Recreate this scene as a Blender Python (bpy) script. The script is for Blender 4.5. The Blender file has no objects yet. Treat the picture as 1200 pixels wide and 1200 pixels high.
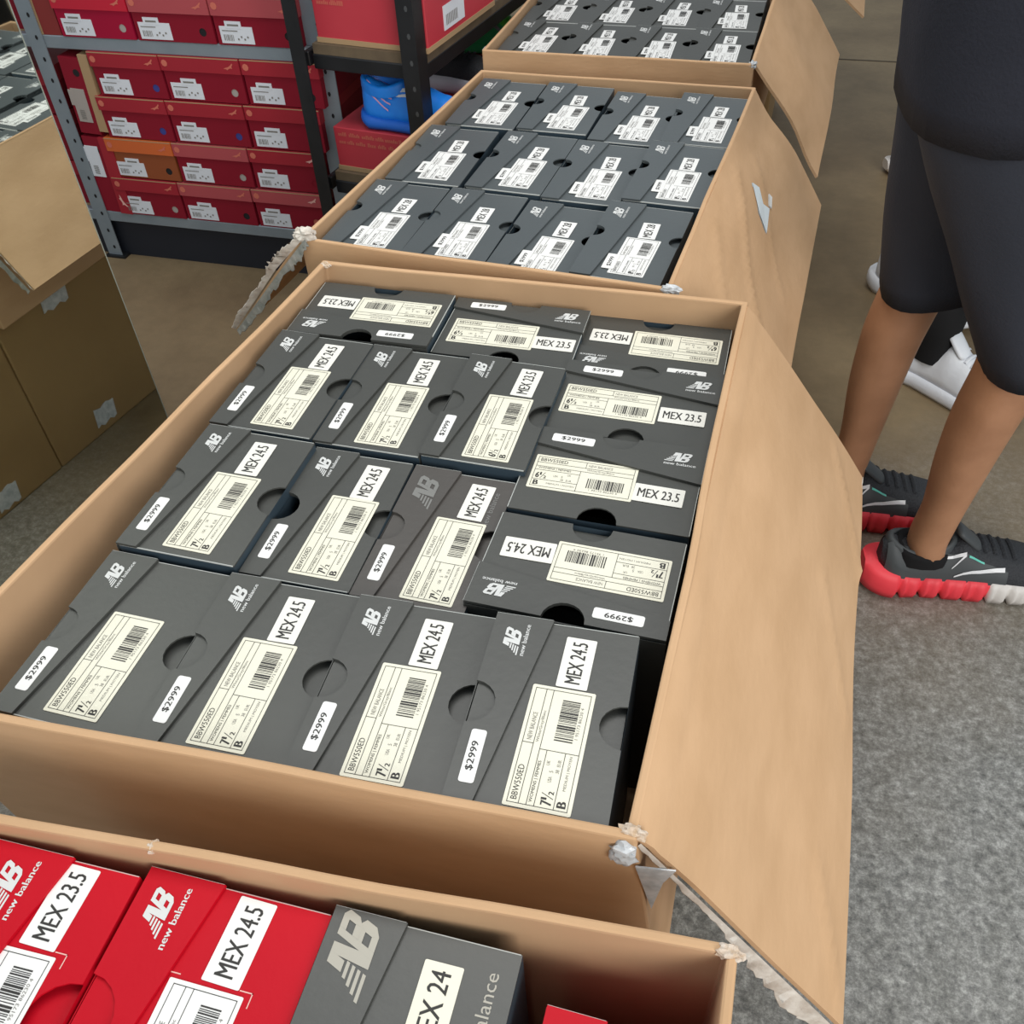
import bpy, bmesh, math, random
from mathutils import Vector, Matrix, noise
random.seed(7)
S = bpy.context.scene
COL = S.collection
ZT = 0.62          # height of the shoe box tops above the floor

# ------------------------------------------------------------------ camera
cam_d = bpy.data.cameras.new('camera')
cam_d.sensor_fit = 'HORIZONTAL'; cam_d.sensor_width = 36.0
cam_d.lens = 36.0 * 1101.0 / 1200.0
cam_d.clip_start = 0.02
cam = bpy.data.objects.new('camera', cam_d); COL.objects.link(cam)
_M = [(0.96239294, 0.26811877, -0.04372808), (0.15768353, -0.68240327, -0.71376585), (-0.22121421, 0.68002802, -0.69901801)]
_r, _d, _f = [Vector(v) for v in _M]
rot = Matrix((_r, -_d, -_f)).transposed()
cam.matrix_world = Matrix.Translation((0.04695, -0.02657, 0.67178 + ZT)) @ rot.to_4x4()
S.camera = cam

# ------------------------------------------------------------------ light
S.view_settings.view_transform = 'Standard'
S.view_settings.look = 'None'
S.view_settings.exposure = 0.0
S.view_settings.gamma = 1.0
S.view_settings.use_curve_mapping = False
W = bpy.data.worlds.new('world'); S.world = W; W.use_nodes = True
bg = W.node_tree.nodes['Background']
bg.inputs[0].default_value = (0.86, 0.94, 1.0, 1); bg.inputs[1].default_value = 0.50

def area(name, loc, target, size, power, color, sy=None):
    d = bpy.data.lights.new(name, 'AREA'); d.energy = power; d.color = color
    d.shape = 'RECTANGLE'; d.size = size; d.size_y = sy or size
    o = bpy.data.objects.new(name, d); COL.objects.link(o); o.location = loc
    o.rotation_euler = (Vector(target) - Vector(loc)).to_track_quat('-Z', 'Y').to_euler()
    return o
area('daylight_doorway', (2.6, -2.6, 2.3), (0.0, 0.7, 0.5), 2.6, 142, (1.0, 0.97, 0.925), 2.2)
area('overhead_fill', (-0.2, 1.35, 3.2), (-0.25, 1.35, 0), 1.6, 56, (1.0, 0.98, 0.95), 2.4)  # added overhead fill that brightens the rear cartons, no such lamp in view

# ------------------------------------------------------------------ materials
MATS = {}
def mat(name, col, rough=0.6, col2=None, scale=20, detail=4, bump=0, bscale=None, metal=0, spec=0.5, stretch=None, mixlo=0.35, mixhi=0.65):
    if name in MATS: return MATS[name]
    m = bpy.data.materials.new(name); m.use_nodes = True
    nt = m.node_tree; p = nt.nodes['Principled BSDF']
    p.inputs['Roughness'].default_value = rough; p.inputs['Metallic'].default_value = metal
    p.inputs['Specular IOR Level'].default_value = spec
    p.inputs['Base Color'].default_value = (*col, 1)
    if col2 or bump:
        tc = nt.nodes.new('ShaderNodeTexCoord'); mp = nt.nodes.new('ShaderNodeMapping')
        nt.links.new(tc.outputs['Object'], mp.inputs[0])
        if stretch: mp.inputs['Scale'].default_value = stretch
        n = nt.nodes.new('ShaderNodeTexNoise'); n.inputs['Scale'].default_value = scale; n.inputs['Detail'].default_value = detail
        nt.links.new(mp.outputs[0], n.inputs['Vector'])
        if col2:
            r = nt.nodes.new('ShaderNodeValToRGB'); r.color_ramp.elements[0].position = mixlo; r.color_ramp.elements[1].position = mixhi
            r.color_ramp.elements[0].color = (*col, 1); r.color_ramp.elements[1].color = (*col2, 1)
            nt.links.new(n.outputs['Fac'], r.inputs[0]); nt.links.new(r.outputs[0], p.inputs['Base Color'])
        if bump:
            n2 = n
            if bscale:
                n2 = nt.nodes.new('ShaderNodeTexNoise'); n2.inputs['Scale'].default_value = bscale; n2.inputs['Detail'].default_value = 3
                nt.links.new(mp.outputs[0], n2.inputs['Vector'])
            b = nt.nodes.new('ShaderNodeBump'); b.inputs['Strength'].default_value = bump; b.inputs['Distance'].default_value = 0.004
            nt.links.new(n2.outputs['Fac'], b.inputs['Height']); nt.links.new(b.outputs[0], p.inputs['Normal'])
    MATS[name] = m
    return m
def srgb(r, g, b):
    f = lambda c: (c/255/12.92) if c/255 <= 0.04045 else ((c/255+0.055)/1.055)**2.4
    return (f(r), f(g), f(b))

M_CARD = mat('cardboard', (0.54, 0.335, 0.180), 0.8, (0.60, 0.380, 0.212), 9, 5, 0.12, 60, stretch=(1, 1, 3))
M_CARDI = mat('cardboard_inner', (0.50, 0.312, 0.172), 0.85, (0.55, 0.350, 0.198), 7, 4, 0.1, 50)
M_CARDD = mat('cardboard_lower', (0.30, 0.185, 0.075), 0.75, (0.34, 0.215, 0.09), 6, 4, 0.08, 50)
M_TORN = mat('torn_paper', (0.70, 0.66, 0.60), 0.9, (0.50, 0.44, 0.38), 60, 5, 0.8)
M_TORNT = mat('torn_cardboard', (0.56, 0.40, 0.26), 0.9, (0.66, 0.58, 0.50), 160, 4, 0.8)
M_TAPE = mat('clear_tape', (0.62, 0.64, 0.66), 0.25, (0.45, 0.48, 0.5), 90, 3, 0.3)
M_GREY = mat('grey_board', (0.059, 0.061, 0.056), 0.42, (0.066, 0.068, 0.062), 5, 3, 0.05, 120)
M_GREYB = mat('brownish_grey_board', (0.070, 0.064, 0.058), 0.42, (0.078, 0.070, 0.064), 5, 3, 0.05, 120)
M_GREYC = mat('sky_sheen_board', (0.080, 0.093, 0.098), 0.38, (0.088, 0.101, 0.105), 5, 3, 0.05, 120)  # grey board, sky reflection on the box tops put into its bluish base colour
M_SIDE = mat('sky_tinted_side', (0.040, 0.062, 0.082), 0.42)  # blue base colour stands in for sky reflected by the box sides
M_EDGE = mat('raw_board_edge', (0.48, 0.50, 0.48), 0.8)
M_RED = mat('red_board', (0.50, 0.003, 0.014), 0.5, (0.54, 0.004, 0.016), 5, 3, 0.05, 120, spec=0.15)
M_REDE = mat('red_board_edge', (0.62, 0.45, 0.42), 0.8)
M_LABEL = mat('cream_label', (0.82, 0.80, 0.67), 0.45, (0.78, 0.75, 0.60), 6, 2)
M_WHITE = mat('white_label', (0.84, 0.84, 0.82), 0.45)
M_MEX = mat('size_label', (0.82, 0.81, 0.75), 0.4)
M_INK = mat('black_ink', (0.025, 0.024, 0.022), 0.6)
M_INK2 = mat('grey_ink', (0.22, 0.21, 0.19), 0.6)
M_LOGO = mat('silver_print', (0.66, 0.67, 0.66), 0.45)
M_LOGOG = mat('dull_grey_print', (0.20, 0.20, 0.19), 0.4)
M_LOGOT = mat('taupe_print', (0.40, 0.38, 0.32), 0.4)
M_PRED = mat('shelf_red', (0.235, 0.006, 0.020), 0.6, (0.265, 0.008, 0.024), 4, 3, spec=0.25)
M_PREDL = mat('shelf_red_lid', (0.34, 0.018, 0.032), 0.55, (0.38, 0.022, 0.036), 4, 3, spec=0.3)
M_PFADE = mat('shelf_red_faded', (0.42, 0.065, 0.078), 0.55, (0.46, 0.078, 0.09), 4, 3)
M_PTXT = mat('gold_print', (0.62, 0.16, 0.11), 0.5)
M_PMARK = mat('pale_print', (0.80, 0.45, 0.40), 0.5)
M_ORANGE = mat('orange_board', (0.62, 0.13, 0.03), 0.5)
M_ORANGED = mat('brown_orange_board', (0.28, 0.07, 0.02), 0.5)
M_TAN = mat('raw_cardboard', (0.42, 0.28, 0.15), 0.8)
M_HOLE = mat('dark_hole', (0.010, 0.010, 0.012), 0.9)
M_BLUEP = mat('blue_tissue', (0.04, 0.05, 0.25), 0.8)
M_GREYP = mat('grey_tissue', (0.40, 0.36, 0.33), 0.8)
M_RACKG = mat('grey_steel', (0.25, 0.30, 0.34), 0.45, (0.29, 0.34, 0.38), 12, 4, metal=0.3)
M_RACKB = mat('black_steel', (0.012, 0.013, 0.015), 0.4, (0.018, 0.019, 0.022), 12, 4, metal=0.2)
M_PLY = mat('shelf_chipboard', (0.40, 0.29, 0.17), 0.8, (0.30, 0.22, 0.13), 25, 5)
M_PLYD = mat('dark_chipboard', (0.15, 0.11, 0.065), 0.8, (0.11, 0.08, 0.05), 25, 5)
M_NAVY = mat('navy_panel', (0.010, 0.013, 0.022), 0.6)
M_SKIN = mat('skin', (0.43, 0.215, 0.115), 0.55, (0.35, 0.170, 0.088), 14, 5, 0.1, 120)
M_SKIN.node_tree.nodes['Principled BSDF'].inputs['Subsurface Weight'].default_value = 0.0
M_HAIR = mat('hair', (0.012, 0.010, 0.009), 0.6, (0.03, 0.025, 0.02), 120, 3, 0.6)
M_TEE = mat('dark_cotton', (0.024, 0.026, 0.036), 0.9, (0.029, 0.031, 0.043), 8, 4, 0.25, 250, spec=0.2)
M_SHORT = mat('navy_fabric', (0.025, 0.029, 0.041), 0.75, (0.030, 0.034, 0.047), 6, 4, 0.2, 300, spec=0.3)
M_BLACKC = mat('black_cloth', (0.012, 0.012, 0.013), 0.9, spec=0.2)
M_SHOEB = mat('black_mesh_fabric', (0.018, 0.020, 0.025), 0.7, (0.026, 0.029, 0.034), 300, 2, 0.5)
M_SHOEG = mat('charcoal_overlay', (0.055, 0.062, 0.066), 0.6)
M_SOLER = mat('coral_foam', (0.86, 0.055, 0.075), 0.55, (0.80, 0.045, 0.065), 20, 3)
M_SOLEW = mat('white_foam', (0.68, 0.65, 0.62), 0.6)
M_SILV = mat('reflective_strip', (0.75, 0.76, 0.78), 0.3)
M_MINT = mat('mint_thread', (0.12, 0.55, 0.45), 0.5)
M_WSHOE = mat('white_leather', (0.70, 0.73, 0.77), 0.5, (0.62, 0.65, 0.70), 14, 3, 0.2, 90)
M_BLUE = mat('blue_knit', (0.012, 0.25, 0.95), 0.45, (0.014, 0.28, 0.98), 60, 3)
M_PINK = mat('pink_stripe', (0.75, 0.42, 0.62), 0.5)
M_PINKS = mat('pink_sole', (0.75, 0.22, 0.30), 0.5)
M_GREEN = mat('green_knit', (0.14, 0.82, 0.12), 0.5, (0.18, 0.88, 0.14), 60, 3)
M_GREEND = mat('green_dark_knit', (0.04, 0.50, 0.18), 0.5)

def mirror_mat():
    m = bpy.data.materials.new('mirror_glass'); m.use_nodes = True
    p = m.node_tree.nodes['Principled BSDF']
    p.inputs['Base Color'].default_value = (0.80, 0.84, 0.78, 1); p.inputs['Metallic'].default_value = 1; p.inputs['Roughness'].default_value = 0.02
    return m
def floor_mat():
    m = bpy.data.materials.new('speckled_concrete'); m.use_nodes = True
    nt = m.node_tree; L = nt.links; p = nt.nodes['Principled BSDF']; p.inputs['Roughness'].default_value = 0.62
    tc = nt.nodes.new('ShaderNodeTexCoord')
    def noise_(scale, detail, rough=0.6):
        n = nt.nodes.new('ShaderNodeTexNoise'); n.inputs['Scale'].default_value = scale; n.inputs['Detail'].default_value = detail; n.inputs['Roughness'].default_value = rough
        L.new(tc.outputs['Object'], n.inputs['Vector']); return n
    def ramp(src, stops):
        r = nt.nodes.new('ShaderNodeValToRGB'); e = r.color_ramp.elements
        e[0].position, e[0].color = stops[0][0], (*stops[0][1], 1); e[1].position, e[1].color = stops[1][0], (*stops[1][1], 1)
        for q, c in stops[2:]:
            k = e.new(q); k.color = (*c, 1)
        L.new(src, r.inputs[0]); return r
    def mix(a, b, fac, mode='MIX'):
        x = nt.nodes.new('ShaderNodeMixRGB'); x.blend_type = mode
        if isinstance(fac, float): x.inputs[0].default_value = fac
        else: L.new(fac, x.inputs[0])
        L.new(a, x.inputs[1]); L.new(b, x.inputs[2]); return x
    fine = ramp(noise_(75, 6, 0.85).outputs['Fac'], [(0.34, (0.085, 0.088, 0.086)), (0.66, (0.52, 0.53, 0.51)), (0.5, (0.25, 0.253, 0.243))])
    mid = ramp(noise_(26, 4).outputs['Fac'], [(0.33, (0.62, 0.62, 0.60)), (0.66, (1, 1, 1))])
    grey = mix(fine.outputs[0], mid.outputs[0], 0.8, 'MULTIPLY')
    # warm indoor light deeper in the shop, painted into the concrete as mottled brown
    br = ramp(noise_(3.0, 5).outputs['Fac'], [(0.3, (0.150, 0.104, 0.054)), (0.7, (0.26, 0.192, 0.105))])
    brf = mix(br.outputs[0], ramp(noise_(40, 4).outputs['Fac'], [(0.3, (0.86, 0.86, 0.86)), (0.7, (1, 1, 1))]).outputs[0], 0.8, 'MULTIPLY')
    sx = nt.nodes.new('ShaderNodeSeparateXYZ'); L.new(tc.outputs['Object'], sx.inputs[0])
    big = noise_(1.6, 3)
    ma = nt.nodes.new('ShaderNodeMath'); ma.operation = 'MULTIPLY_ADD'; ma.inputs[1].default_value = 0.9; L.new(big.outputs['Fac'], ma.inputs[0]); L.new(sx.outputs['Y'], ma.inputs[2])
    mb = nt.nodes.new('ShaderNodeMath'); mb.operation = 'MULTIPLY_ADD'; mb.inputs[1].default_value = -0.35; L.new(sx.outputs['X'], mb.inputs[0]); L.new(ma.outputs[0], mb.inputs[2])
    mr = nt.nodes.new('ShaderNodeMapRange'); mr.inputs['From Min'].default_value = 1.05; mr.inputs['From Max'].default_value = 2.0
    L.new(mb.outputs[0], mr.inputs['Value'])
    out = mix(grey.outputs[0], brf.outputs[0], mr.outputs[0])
    L.new(out.outputs[0], p.inputs['Base Color'])
    b = nt.nodes.new('ShaderNodeBump'); b.inputs['Strength'].default_value = 0.25; b.inputs['Distance'].default_value = 0.004
    L.new(fine.outputs[0], b.inputs['Height']); L.new(b.outputs[0], p.inputs['Normal'])
    return m

# ------------------------------------------------------------------ helpers
class MB:
    """collects geometry with material slots and links it as one mesh object"""
    def __init__(s): s.v = []; s.f = []; s.m = []; s.sm = []
    def add(s, vs, fs, mi=0, smooth=False):
        o = len(s.v); s.v += [tuple(v) for v in vs]
        for f in fs: s.f.append(tuple(i+o for i in f)); s.m.append(mi); s.sm.append(smooth)
    def box(s, a, b, mi=0):
        x0, y0, z0 = a; x1, y1, z1 = b
        s.add([(x0,y0,z0),(x1,y0,z0),(x1,y1,z0),(x0,y1,z0),(x0,y0,z1),(x1,y0,z1),(x1,y1,z1),(x0,y1,z1)],
              [(3,2,1,0),(4,5,6,7),(0,1,5,4),(1,2,6,5),(2,3,7,6),(3,0,4,7)], mi)
    def plate(s, poly, z0, z1, mi=0, ms=None):
        n = len(poly); ms = mi if ms is None else ms
        vs = [(x, y, z0) for x, y in poly] + [(x, y, z1) for x, y in poly]
        s.add(vs, [tuple(range(n-1, -1, -1)), tuple(range(n, 2*n))], mi)
        s.add(vs, [(i, (i+1) % n, n+(i+1) % n, n+i) for i in range(n)], ms)
    def flat(s, poly, z, mi=0): s.add([(x, y, z) for x, y in poly], [tuple(range(len(poly)))], mi)
    def loft(s, rings, mi=0, caps=True, smooth=True, closed=True):
        n = len(rings[0]); vs = [p for r in rings for p in r]; fs = []
        for i in range(len(rings)-1):
            for j in range(n if closed else n-1):
                k = (j+1) % n
                fs.append((i*n+j, i*n+k, (i+1)*n+k, (i+1)*n+j))
        s.add(vs, fs, mi, smooth)
        if caps:
            s.add(rings[0], [tuple(range(n-1, -1, -1))], mi, smooth); s.add(rings[-1], [tuple(range(n))], mi, smooth)
    def mesh(s, name, mats):
        me = bpy.data.meshes.new(name); me.from_pydata(s.v, [], s.f)
        for m in (mats if isinstance(mats, (list, tuple)) else [mats]): me.materials.append(m)
        me.polygons.foreach_set('material_index', s.m); me.polygons.foreach_set('use_smooth', s.sm)
        me.update(); return me
    def build(s, name, mats, parent=None, loc=None, rz=0):
        return link(name, s.mesh(name, mats), parent, loc, rz)
def link(name, me, parent=None, loc=None, rz=0):
    o = bpy.data.objects.new(name, me); COL.objects.link(o)
    if parent: o.parent = parent
    if loc: o.location = loc
    if rz: o.rotation_euler = (0, 0, rz)
    return o
def thing(name, label, cat, loc=(0, 0, 0), rz=0, group=None):
    o = bpy.data.objects.new(name, None); COL.objects.link(o); o.empty_display_size = 0.05
    o.location = loc; o.rotation_euler = (0, 0, rz)
    o['label'] = label; o['category'] = cat
    if group: o['group'] = group
    return o
def bevel(o, w=0.002, seg=2):
    m = o.modifiers.new('bevel', 'BEVEL'); m.width = w; m.segments = seg; m.limit_method = 'ANGLE'; return o
def weld(o, d=0.0001):
    bm = bmesh.new(); bm.from_mesh(o.data); bmesh.ops.remove_doubles(bm, verts=bm.verts, dist=d)
    bmesh.ops.recalc_face_normals(bm, faces=bm.faces); bm.to_mesh(o.data); bm.free(); return o
def subsurf(o, n=1):
    m = o.modifiers.new('subdivision', 'SUBSURF'); m.levels = n; m.render_levels = n; return o

# ---- flat print: letters as thin geometry
_TXT = {}
def text_geo(s):
    if s in _TXT: return _TXT[s]
    cu = bpy.data.curves.new('txt', 'FONT'); cu.body = s; cu.resolution_u = 2; cu.fill_mode = 'FRONT'
    ob = bpy.data.objects.new('txt', cu); COL.objects.link(ob)
    dg = bpy.context.evaluated_depsgraph_get(); dg.update()
    me = bpy.data.meshes.new_from_object(ob.evaluated_get(dg))
    vs = [tuple(v.co) for v in me.vertices]; fs = [tuple(p.vertices) for p in me.polygons]
    bpy.data.objects.remove(ob); bpy.data.curves.remove(cu); bpy.data.meshes.remove(me)
    x0 = min(v[0] for v in vs); x1 = max(v[0] for v in vs); y0 = min(v[1] for v in vs); y1 = max(v[1] for v in vs)
    _TXT[s] = ([((v[0]-x0)/(x1-x0), (v[1]-y0)/(y1-y0)) for v in vs], fs); return _TXT[s]
class Print:
    """flat print in label coordinates (a along the reading direction, b up)"""
    def __init__(s): s.mb = MB()
    def text(s, t, a, b, w, h, mi=0, z=0, bold=0.0):
        vs, fs = text_geo(t)
        for da in ((-bold, bold) if bold else (0,)):
            s.mb.add([(a+x*w+da, b+y*h, z+(0.00003 if da > 0 else 0)) for x, y in vs], fs, mi)
    def rect(s, a0, b0, a1, b1, mi=0, z=0): s.mb.add([(a0,b0,z),(a1,b0,z),(a1,b1,z),(a0,b1,z)], [(0,1,2,3)], mi)
    def frame(s, a0, b0, a1, b1, t, mi=0):
        s.rect(a0, b0, a1, b0+t, mi); s.rect(a0, b1-t, a1, b1, mi); s.rect(a0, b0, a0+t, b1, mi); s.rect(a1-t, b0, a1, b1, mi)
    def poly(s, pts, mi=0, z=0): s.mb.add([(x, y, z) for x, y in pts], [tuple(range(len(pts)))], mi)
def to_box(me):
    """label coordinates -> box end coordinates: a -> +y, b -> -x"""
    for v in me.vertices: v.co = (-v.co.y, v.co.x, v.co.z)
    me.update(); return me
def rrect(w, h, r, n=3):
    pts = []
    for cx, cy, a0 in ((w-r, r, -90), (w-r, h-r, 0), (r, h-r, 90), (r, r, 180)):
        for i in range(n+1):
            a = math.radians(a0 + 90*i/n); pts.append((cx+r*math.cos(a), cy+r*math.sin(a)))
    return pts
_PM = {}
def label_plate(w, h, r, m):
    k = ('plate', w, h, r, m.name)
    if k not in _PM:
        mb = MB(); mb.plate(rrect(w, h, r), 0, 0.0004); _PM[k] = to_box(mb.mesh('label', m))
    return _PM[k]
def product_print(size, far=False, white=False):
    k = ('prod', size, far)
    if k in _PM: return _PM[k]
    P = Print(); rnd = random.Random(5)
    w, h = 0.112, 0.053; t = 0.0005
    P.frame(0.003, 0.003, w-0.003, h-0.003, t)
    P.rect(0.003, 0.0405, w-0.003, 0.0405+t); P.rect(0.003, 0.0345, w-0.003, 0.0345+t) if not far else None
    P.rect(0.052, 0.003, 0.052+t, 0.0345, 0); P.rect(0.056, 0.0405, 0.056+t, h-0.003)
    P.rect(0.003, 0.0285, 0.052, 0.0285+t); P.rect(0.003, 0.0135, 0.052, 0.0135+t)
    P.text('BBW550ED', 0.006, 0.0428, 0.030, 0.0050); P.text('NEW BALANCE', 0.059, 0.0432, 0.026, 0.0038, 1)
    P.text('WOMENS | FEMMES', 0.006, 0.0302, 0.036, 0.0034); P.text('White/Grey/Blanc', 0.058, 0.0362, 0.030, 0.0032, 1)
    P.text(size, 0.006, 0.0160, 0.0035 if size != '' else 0.003, 0.0085, 0, bold=0.00035)
    P.text('1', 0.0104, 0.0205, 0.0014, 0.0044, 0, bold=0.0002); P.text('2', 0.0150, 0.0158, 0.0026, 0.0042, 0, bold=0.0002)
    P.poly([(0.0112, 0.0155), (0.0118, 0.0155), (0.0160, 0.0250), (0.0154, 0.0250)])
    P.text('USA', 0.0250, 0.0200, 0.0050, 0.0030, 1); P.text('5', 0.0335, 0.0200, 0.0017, 0.0032, 1); P.text('UK', 0.0395, 0.0240, 0.0040, 0.0028, 1)
    P.text('38', 0.0335, 0.0155, 0.0032, 0.0030, 1); P.text('EUR', 0.0395, 0.0155, 0.0060, 0.0028, 1)
    P.text('B', 0.0060, 0.0050, 0.0050, 0.0070, 0, bold=0.0004); P.text('MEDIUM | MOYEN', 0.0200, 0.0070, 0.0300, 0.0030, 1)
    a = 0.062
    while a < 0.100:
        wd = rnd.choice((0.0006, 0.0006, 0.0011, 0.0017)); P.rect(a, 0.0105, a+wd, 0.0255); a += wd + rnd.choice((0.0006, 0.0009, 0.0013))
    P.text('1 95173 86230 4', 0.066, 0.0070, 0.030, 0.0026, 1)
    me = to_box(P.mb.mesh('print', [M_INK, M_INK2])); _PM[k] = me; return me
def mex_print(t, w=0.0525, h=0.0265):
    k = ('mex', t, w)
    if k not in _PM:
        P = Print(); P.text(t, w*0.09, h*0.26, w*0.82, h*0.50, 0, bold=0.0002); _PM[k] = to_box(P.mb.mesh('print', [M_INK]))
    return _PM[k]
def price_print():
    if 'price' not in _PM:
        P = Print(); P.text('$2999', 0.0105, 0.0032, 0.026, 0.0066, 0, bold=0.00015); _PM['price'] = to_box(P.mb.mesh('print', [M_INK]))
    return _PM['price']
def logo_geo(P, a, b, w, h, mi=0):
    """slanted two-letter emblem with speed lines on its left"""
    def T(pts): return [(a + (x*0.80 + 0.20*y)*w, b + y*h) for x, y in pts]
    k = [0]
    def add(pts):
        k[0] += 1; P.poly(T(pts), mi, k[0]*0.00004)
    for i in range(4):
        y = i*0.15; add([(-0.02+0.05*i, y), (0.36, y), (0.36, y+0.085), (-0.02+0.05*i, y+0.085)])
    add([(0.17, 0.60), (0.33, 0.60), (0.33, 1.0), (0.17, 1.0)])
    add([(0.33, 1.0), (0.33, 0.80), (0.44, 0.0), (0.58, 0.0), (0.58, 0.30), (0.46, 1.0)])
    add([(0.57, 0), (0.68, 0), (0.68, 1), (0.57, 1)])
    for y0, y1, xr in ((0, 0.53, 1.0), (0.47, 1.0, 0.97)):
        add([(0.68, y1-0.17), (0.84, y1-0.17), (xr-0.10, y1), (0.68, y1)])
        add([(0.68, y0), (xr-0.10, y0), (0.84, y0+0.17), (0.68, y0+0.17)])
        add([(0.84, y0+0.17), (xr-0.10, y0), (xr, y0+0.12), (xr, y1-0.12), (xr-0.10, y1), (0.84, y1-0.17)])
def logo_mesh(kind):
    k = ('logo', kind)
    if k in _PM: return _PM[k]
    P = Print()
    if kind == 'std':
        logo_geo(P, 0.0, 0.0058, 0.030, 0.0145); P.text('new balance', 0.0, 0.0, 0.034, 0.0042, 0, bold=0.00012); m = M_LOGO
    elif kind == 'red':
        logo_geo(P, 0.0, 0.007, 0.036, 0.0175); P.text('new balance', -0.006, -0.002, 0.044, 0.0055, 0, bold=0.00018); m = M_LOGO
    elif kind == 'big':
        logo_geo(P, 0.0, 0.0, 0.050, 0.0235); m = M_LOGOG
    else:
        logo_geo(P, 0.0, 0.0, 0.060, 0.030); m = M_LOGOT
    _PM[k] = to_box(P.mb.mesh('logo', [m])); return _PM[k]

# ---- a shoe box standing on end, its printed end facing up
def arc(cx, cy, r, a0, a1, n=10):
    return [(cx+r*math.cos(math.radians(a0+(a1-a0)*i/n)), cy+r*math.sin(math.radians(a0+(a1-a0)*i/n))) for i in range(n+1)]
def shoe_box(label, x, y, dz, rot_deg, H=0.1245, Wd=0.188, m=None, edge=None, size='7', mex='MEX 24.5', logo='std', holes=(0, 0),
             xf=0.0505, xn=0.0217, yc=0.094, r=0.0205, style='main', group=None, tags=True, L0=0.262, logo_dx=0.0):
    """x, y: corner on the lid's side at the near end, dz: top relative to the common height"""
    m = m or M_GREY; edge = edge or M_EDGE
    L = L0 + dz; z0 = ZT - L0
    t = thing('shoe_box', label, 'shoe box', (x, y, z0), math.radians(rot_deg), group)
    th = 0.0018
    mb = MB()
    # side walls
    vs = [(0,0,0),(H,0,0),(H,Wd,0),(0,Wd,0),(0,0,L-th),(H,0,L-th),(H,Wd,L-th),(0,Wd,L-th)]
    mb.add(vs, [(3,2,1,0),(0,1,5,4),(1,2,6,5),(2,3,7,6),(3,0,4,7)], 2)
    # what one sees inside each thumb cut
    dr = 0.06 if holes[1] else 0.0085; dl = 0.06 if holes[0] else 0.0045
    mb.add([(0.001,0.001,L-dl),(H/2,0.001,L-dl),(H/2,Wd-0.001,L-dl),(0.001,Wd-0.001,L-dl)], [(0,1,2,3)])
    mb.add([(H/2,0.001,L-dr),(H-0.001,0.001,L-dr),(H-0.001,Wd-0.001,L-dr),(H/2,Wd-0.001,L-dr)], [(0,1,2,3)])
    poly = [(0,0),(H,0)] + [(px, py) for px, py in arc(H, yc, r, 270, 90)] + [(H,Wd),(0,Wd)]
    if holes[0]: poly += arc(0, yc, r, 90, -90)
    mb.plate(poly, L-th, L, 0, 0)
    # thin worn light rim along the near and far folds
    ew = 0.0011 if style == 'far' else 0.0005
    mb.box((0.001, -0.0003, L-0.0012), (H-0.001, ew, L+0.0001), 1)
    mb.box((xf, Wd-0.0004, L-0.0008), (H-0.001, Wd+0.0003, L+0.0001), 1)
    side = M_RED if m is M_RED else M_SIDE
    mb.build('base', [m, edge, side], t)
    lm = MB(); e = 0.0012
    poly = [(-e,-e),(xn,-e),(xf,Wd+e),(-e,Wd+e)] + arc(-e, yc, r, 90, -90)
    up_ = 0.0016
    lm.plate(poly, L+0.0004, L+up_+th, 0, 0)
    lm.box((-e-0.0008, -e, 0), (-e, Wd+e, L-0.001), 0)
    lm.box((-e, Wd, L-0.10), (xf-0.002, Wd+e, L+0.0004), 0)
    lm.box((-e, Wd+e-0.0001, L+0.0020), (xf-0.001, Wd+e+0.0003, L+up_+th), 1)
    lid = lm.build('lid', [m, edge], t)
    zl = L + up_ + th + 0.0002
    # logo on the lid flap
    k = H/0.1245; q = Wd/0.188
    if logo:
        lx, ly = {'std': (0.0315, 0.146), 'red': (0.036, 0.146*q), 'big': (0.034, 0.126), 'taupe': (0.037, 0.136*q)}[logo]
        link('logo', logo_mesh(logo), lid, (lx + logo_dx, ly*(q if logo == 'std' else 1), zl))
    zb = L + 0.0003
    if logo in ('big', 'taupe'):
        kk = ('side', logo)
        if kk not in _PM:
            P = Print(); P.text('new balance', 0, 0, 0.050 if logo == 'big' else 0.072, 0.0062 if logo == 'big' else 0.0095, 0)
            _PM[kk] = to_box(P.mb.mesh('lettering', [M_LOGOG if logo == 'big' else M_LOGOT]))
        link('lettering', _PM[kk], t, (H-0.012, 0.118 if logo == 'big' else Wd-0.088, zb))
    jit = random.Random(sum(ord(c)*(i+1) for i, c in enumerate(label)))
    jx = lambda s=0.001: jit.uniform(-s, s)
    if style == 'main':
        ox, oy = 0.0975 + jx(), 0.0095 + jx(0.0015)
        lab = link('product_label', label_plate(0.112, 0.053, 0.0015, M_LABEL), t, (ox, oy, zb)); lab.rotation_euler = (0, 0, jx(0.012))
        link('print', product_print(size), lab, (0, 0, 0.0006))
        if mex:
            ml = link('size_label', label_plate(0.0525, 0.0265, 0.0012, M_MEX), t, (0.0915 + jx(0.0012), 0.1228 + jx(0.0005), zb + 0.0003)); ml.rotation_euler = (0, 0, jx(0.025))
            link('print', mex_print(mex), ml, (0, 0, 0.0006))
        if tags:
            pr = link('price_label', label_plate(0.0475, 0.0125, 0.0022, M_WHITE), t, (0.0205 + jx(0.0006), 0.0215 + jx(0.002), zl)); pr.rotation_euler = (0, 0, jx(0.02))
            link('print', price_print(), pr, (0, 0, 0.0006))
    elif style == 'far':
        lab = link('product_label', label_plate(0.102, 0.050, 0.0012, M_WHITE), t, (0.0985 + jx(), 0.0145 + jx(), zb)); lab.rotation_euler = (0, 0, jx(0.03))
        pm = link('print', product_print('8', True), lab, (0, 0, 0.0006)); pm.scale = (0.92, 0.91, 1)
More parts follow.
